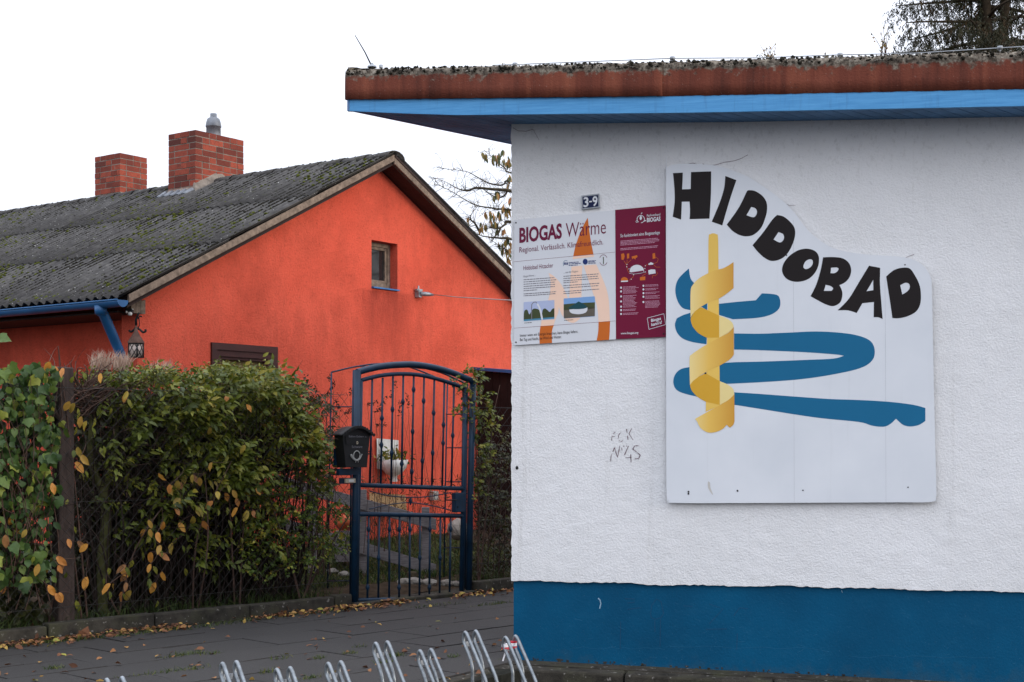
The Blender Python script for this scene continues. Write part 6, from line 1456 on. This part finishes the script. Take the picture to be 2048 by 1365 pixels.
NP, ND = np.array(NP), np.array(ND); n = len(NP); print('needles', n)
L_ = rng.uniform(.035,.075,n)[:,None]; d_ = unit(ND); s_ = unit(np.cross(d_, rvec(n)))*rng.uniform(.005,.011,n)[:,None]
V = np.stack([NP-s_, NP+s_, NP+d_*L_], 1).reshape(-1,3); soup('needles', V, np.arange(3*n).reshape(-1,3), np.repeat(rng.random(n//9+1),9)[:n], 'needles', sp0, kind='stuff')

# cherry tree behind the house, its half-bare crown showing left of the white building
tx0 = Vector((1.5, 20.5, 0)); ct = thing('cherry_tree', tx0, 'half-bare cherry tree with hanging autumn leaves behind the orange roof', 'tree')
c8 = lambda x, y, d: at_depth(860+x/5.69, 280+y/5.69, d)
BR = [[(930,585),(820,570),(700,562),(530,548),(440,575),(380,575),(300,548),(200,490),(60,435)], [(925,470),(850,500),(800,518),(690,500),(620,470),(530,420),(440,370),(350,350),(240,340),(100,315)], [(930,800),(760,790),(700,775),(560,755),(450,710),(330,640),(230,580),(130,530),(60,470)], [(925,935),(860,960),(790,1005),(680,1000),(570,1050)], [(560,1040),(510,950),(465,910),(470,850),(540,760)], [(930,1130),(800,1120),(620,1100),(500,1060)], [(930,380),(860,330),(790,270),(700,190),(610,115)], [(880,570),(860,620),(800,655),(700,630),(600,560),(560,555)], [(800,1005),(780,1060),(730,1110),(690,1170)], [(930,1290),(850,1240),(780,1200),(700,1140)]]
brp = []
for k, b in enumerate(BR):
    d0 = 20.2+.25*math.sin(k*2.1)
    brp.append([c8(x, y, d0+.05*j*math.cos(k)) for j, (x, y) in enumerate(b)])
def ctr(m):
    m.tube(crom([tx0, tx0+Vector((-.05,0,1.5)), tx0+Vector((0,.05,3.0)), tx0+Vector((.1,0,4.3)), tx0+Vector((.05,0,5.6))], False, 5), [.17-.006*k for k in range(21)], 10)
    for k, b in enumerate(brp):
        if k not in (4, 7, 8):
            j = Vector((tx0.x, tx0.y, max(1.5, b[0].z-.35))); b = [j, j.lerp(b[0],.5)+zv*.05]+b
        n_ = (len(b)-1)*4+1; r0 = .032 if k in (0,5,3) else .018
        m.tube(crom(b, False, 4), [max(.0035, r0*(1-1.0*i/n_)) for i in range(n_)], 6, False)
    for k in range(9):       # the rest of the crown, hidden behind the building
        az = k*.75-1.2; e = tx0+Vector((1.6*math.cos(az)+.6, 1.6*math.sin(az), 3.4+.25*k)); m.tube(crom([tx0+zv*(2.2+.3*k), tx0.lerp(e,.5)+zv*(1.3+.1*k), e], False, 4), [.045-.004*j for j in range(9)], 6, False)
part('trunk', 'bark', ct, ctr)
ss_, ee_ = [], []
for b in brp:
    cb_ = crom(b, False, 4)
    for p in cb_:
        for _ in range(2):
            if random.random() < .75: ss_.append(p); ee_.append(p+Vector((random.gauss(-.05,.11), random.gauss(0,.15), random.gauss(.03,.1))))
twigs('twigs', ss_, ee_, 'dark_twig', ct, .004, .02, 3, 3)
bud = np.array([tuple(Vector(s).lerp(Vector(e), random.random())) for s, e in zip(ss_, ee_) for _ in range(2)]); n = len(bud)
va = leaf_arrays(bud, rvec(n), rvec(n), rng.uniform(.012,.025,n), rng.uniform(.008,.014,n))
LP = [(620,180),(640,190),(585,170),(725,200),(740,190),(760,210),(780,190),(795,230),(770,240),(720,240),(800,180),(835,140),(850,235),(890,225),(910,260),(875,270),(900,420),(905,450),(875,520),(770,620),(740,660),(775,605),(900,690),(905,660),(835,770),(850,790),(690,830),(700,850),(780,830),(800,860),(730,860),(640,840),(880,830),(890,800),(690,920),(700,960),(740,940),(760,970),(600,960),(590,1000),(625,980),(760,1040),(840,1030),(440,910),(780,1180),(820,1200),(870,1120),(890,1150),(860,1170),(900,1250),(880,1270),(915,1180),(850,1300),(905,1300),(880,1340),(910,1360),(830,1250)]
Lp = np.array([tuple(c8(x+random.gauss(0,8), y-22+random.gauss(0,10), 20.2+random.uniform(-.3,.4))) for x, y in LP for _ in range(3)]); n = len(Lp)
vb = leaf_arrays(Lp, rvec(n)*.28+np.array([0,0,-1]), rvec(n), rng.uniform(.09,.14,n), rng.uniform(.035,.055,n))
hid = np.array([tuple(tx0+Vector((random.gauss(.9,.7), random.gauss(0,.9), random.uniform(2.5,6.1)))) for _ in range(500)]); hid = hid[hid[:,0] > .75]; n = len(hid)
vc = leaf_arrays(hid, rvec(n)*.3+np.array([0,0,-1]), rvec(n), rng.uniform(.08,.13,n), rng.uniform(.03,.05,n))
v, f, r = join(va, vb, vc); soup('leaves', v, f, r, 'leaf_cherry', ct)
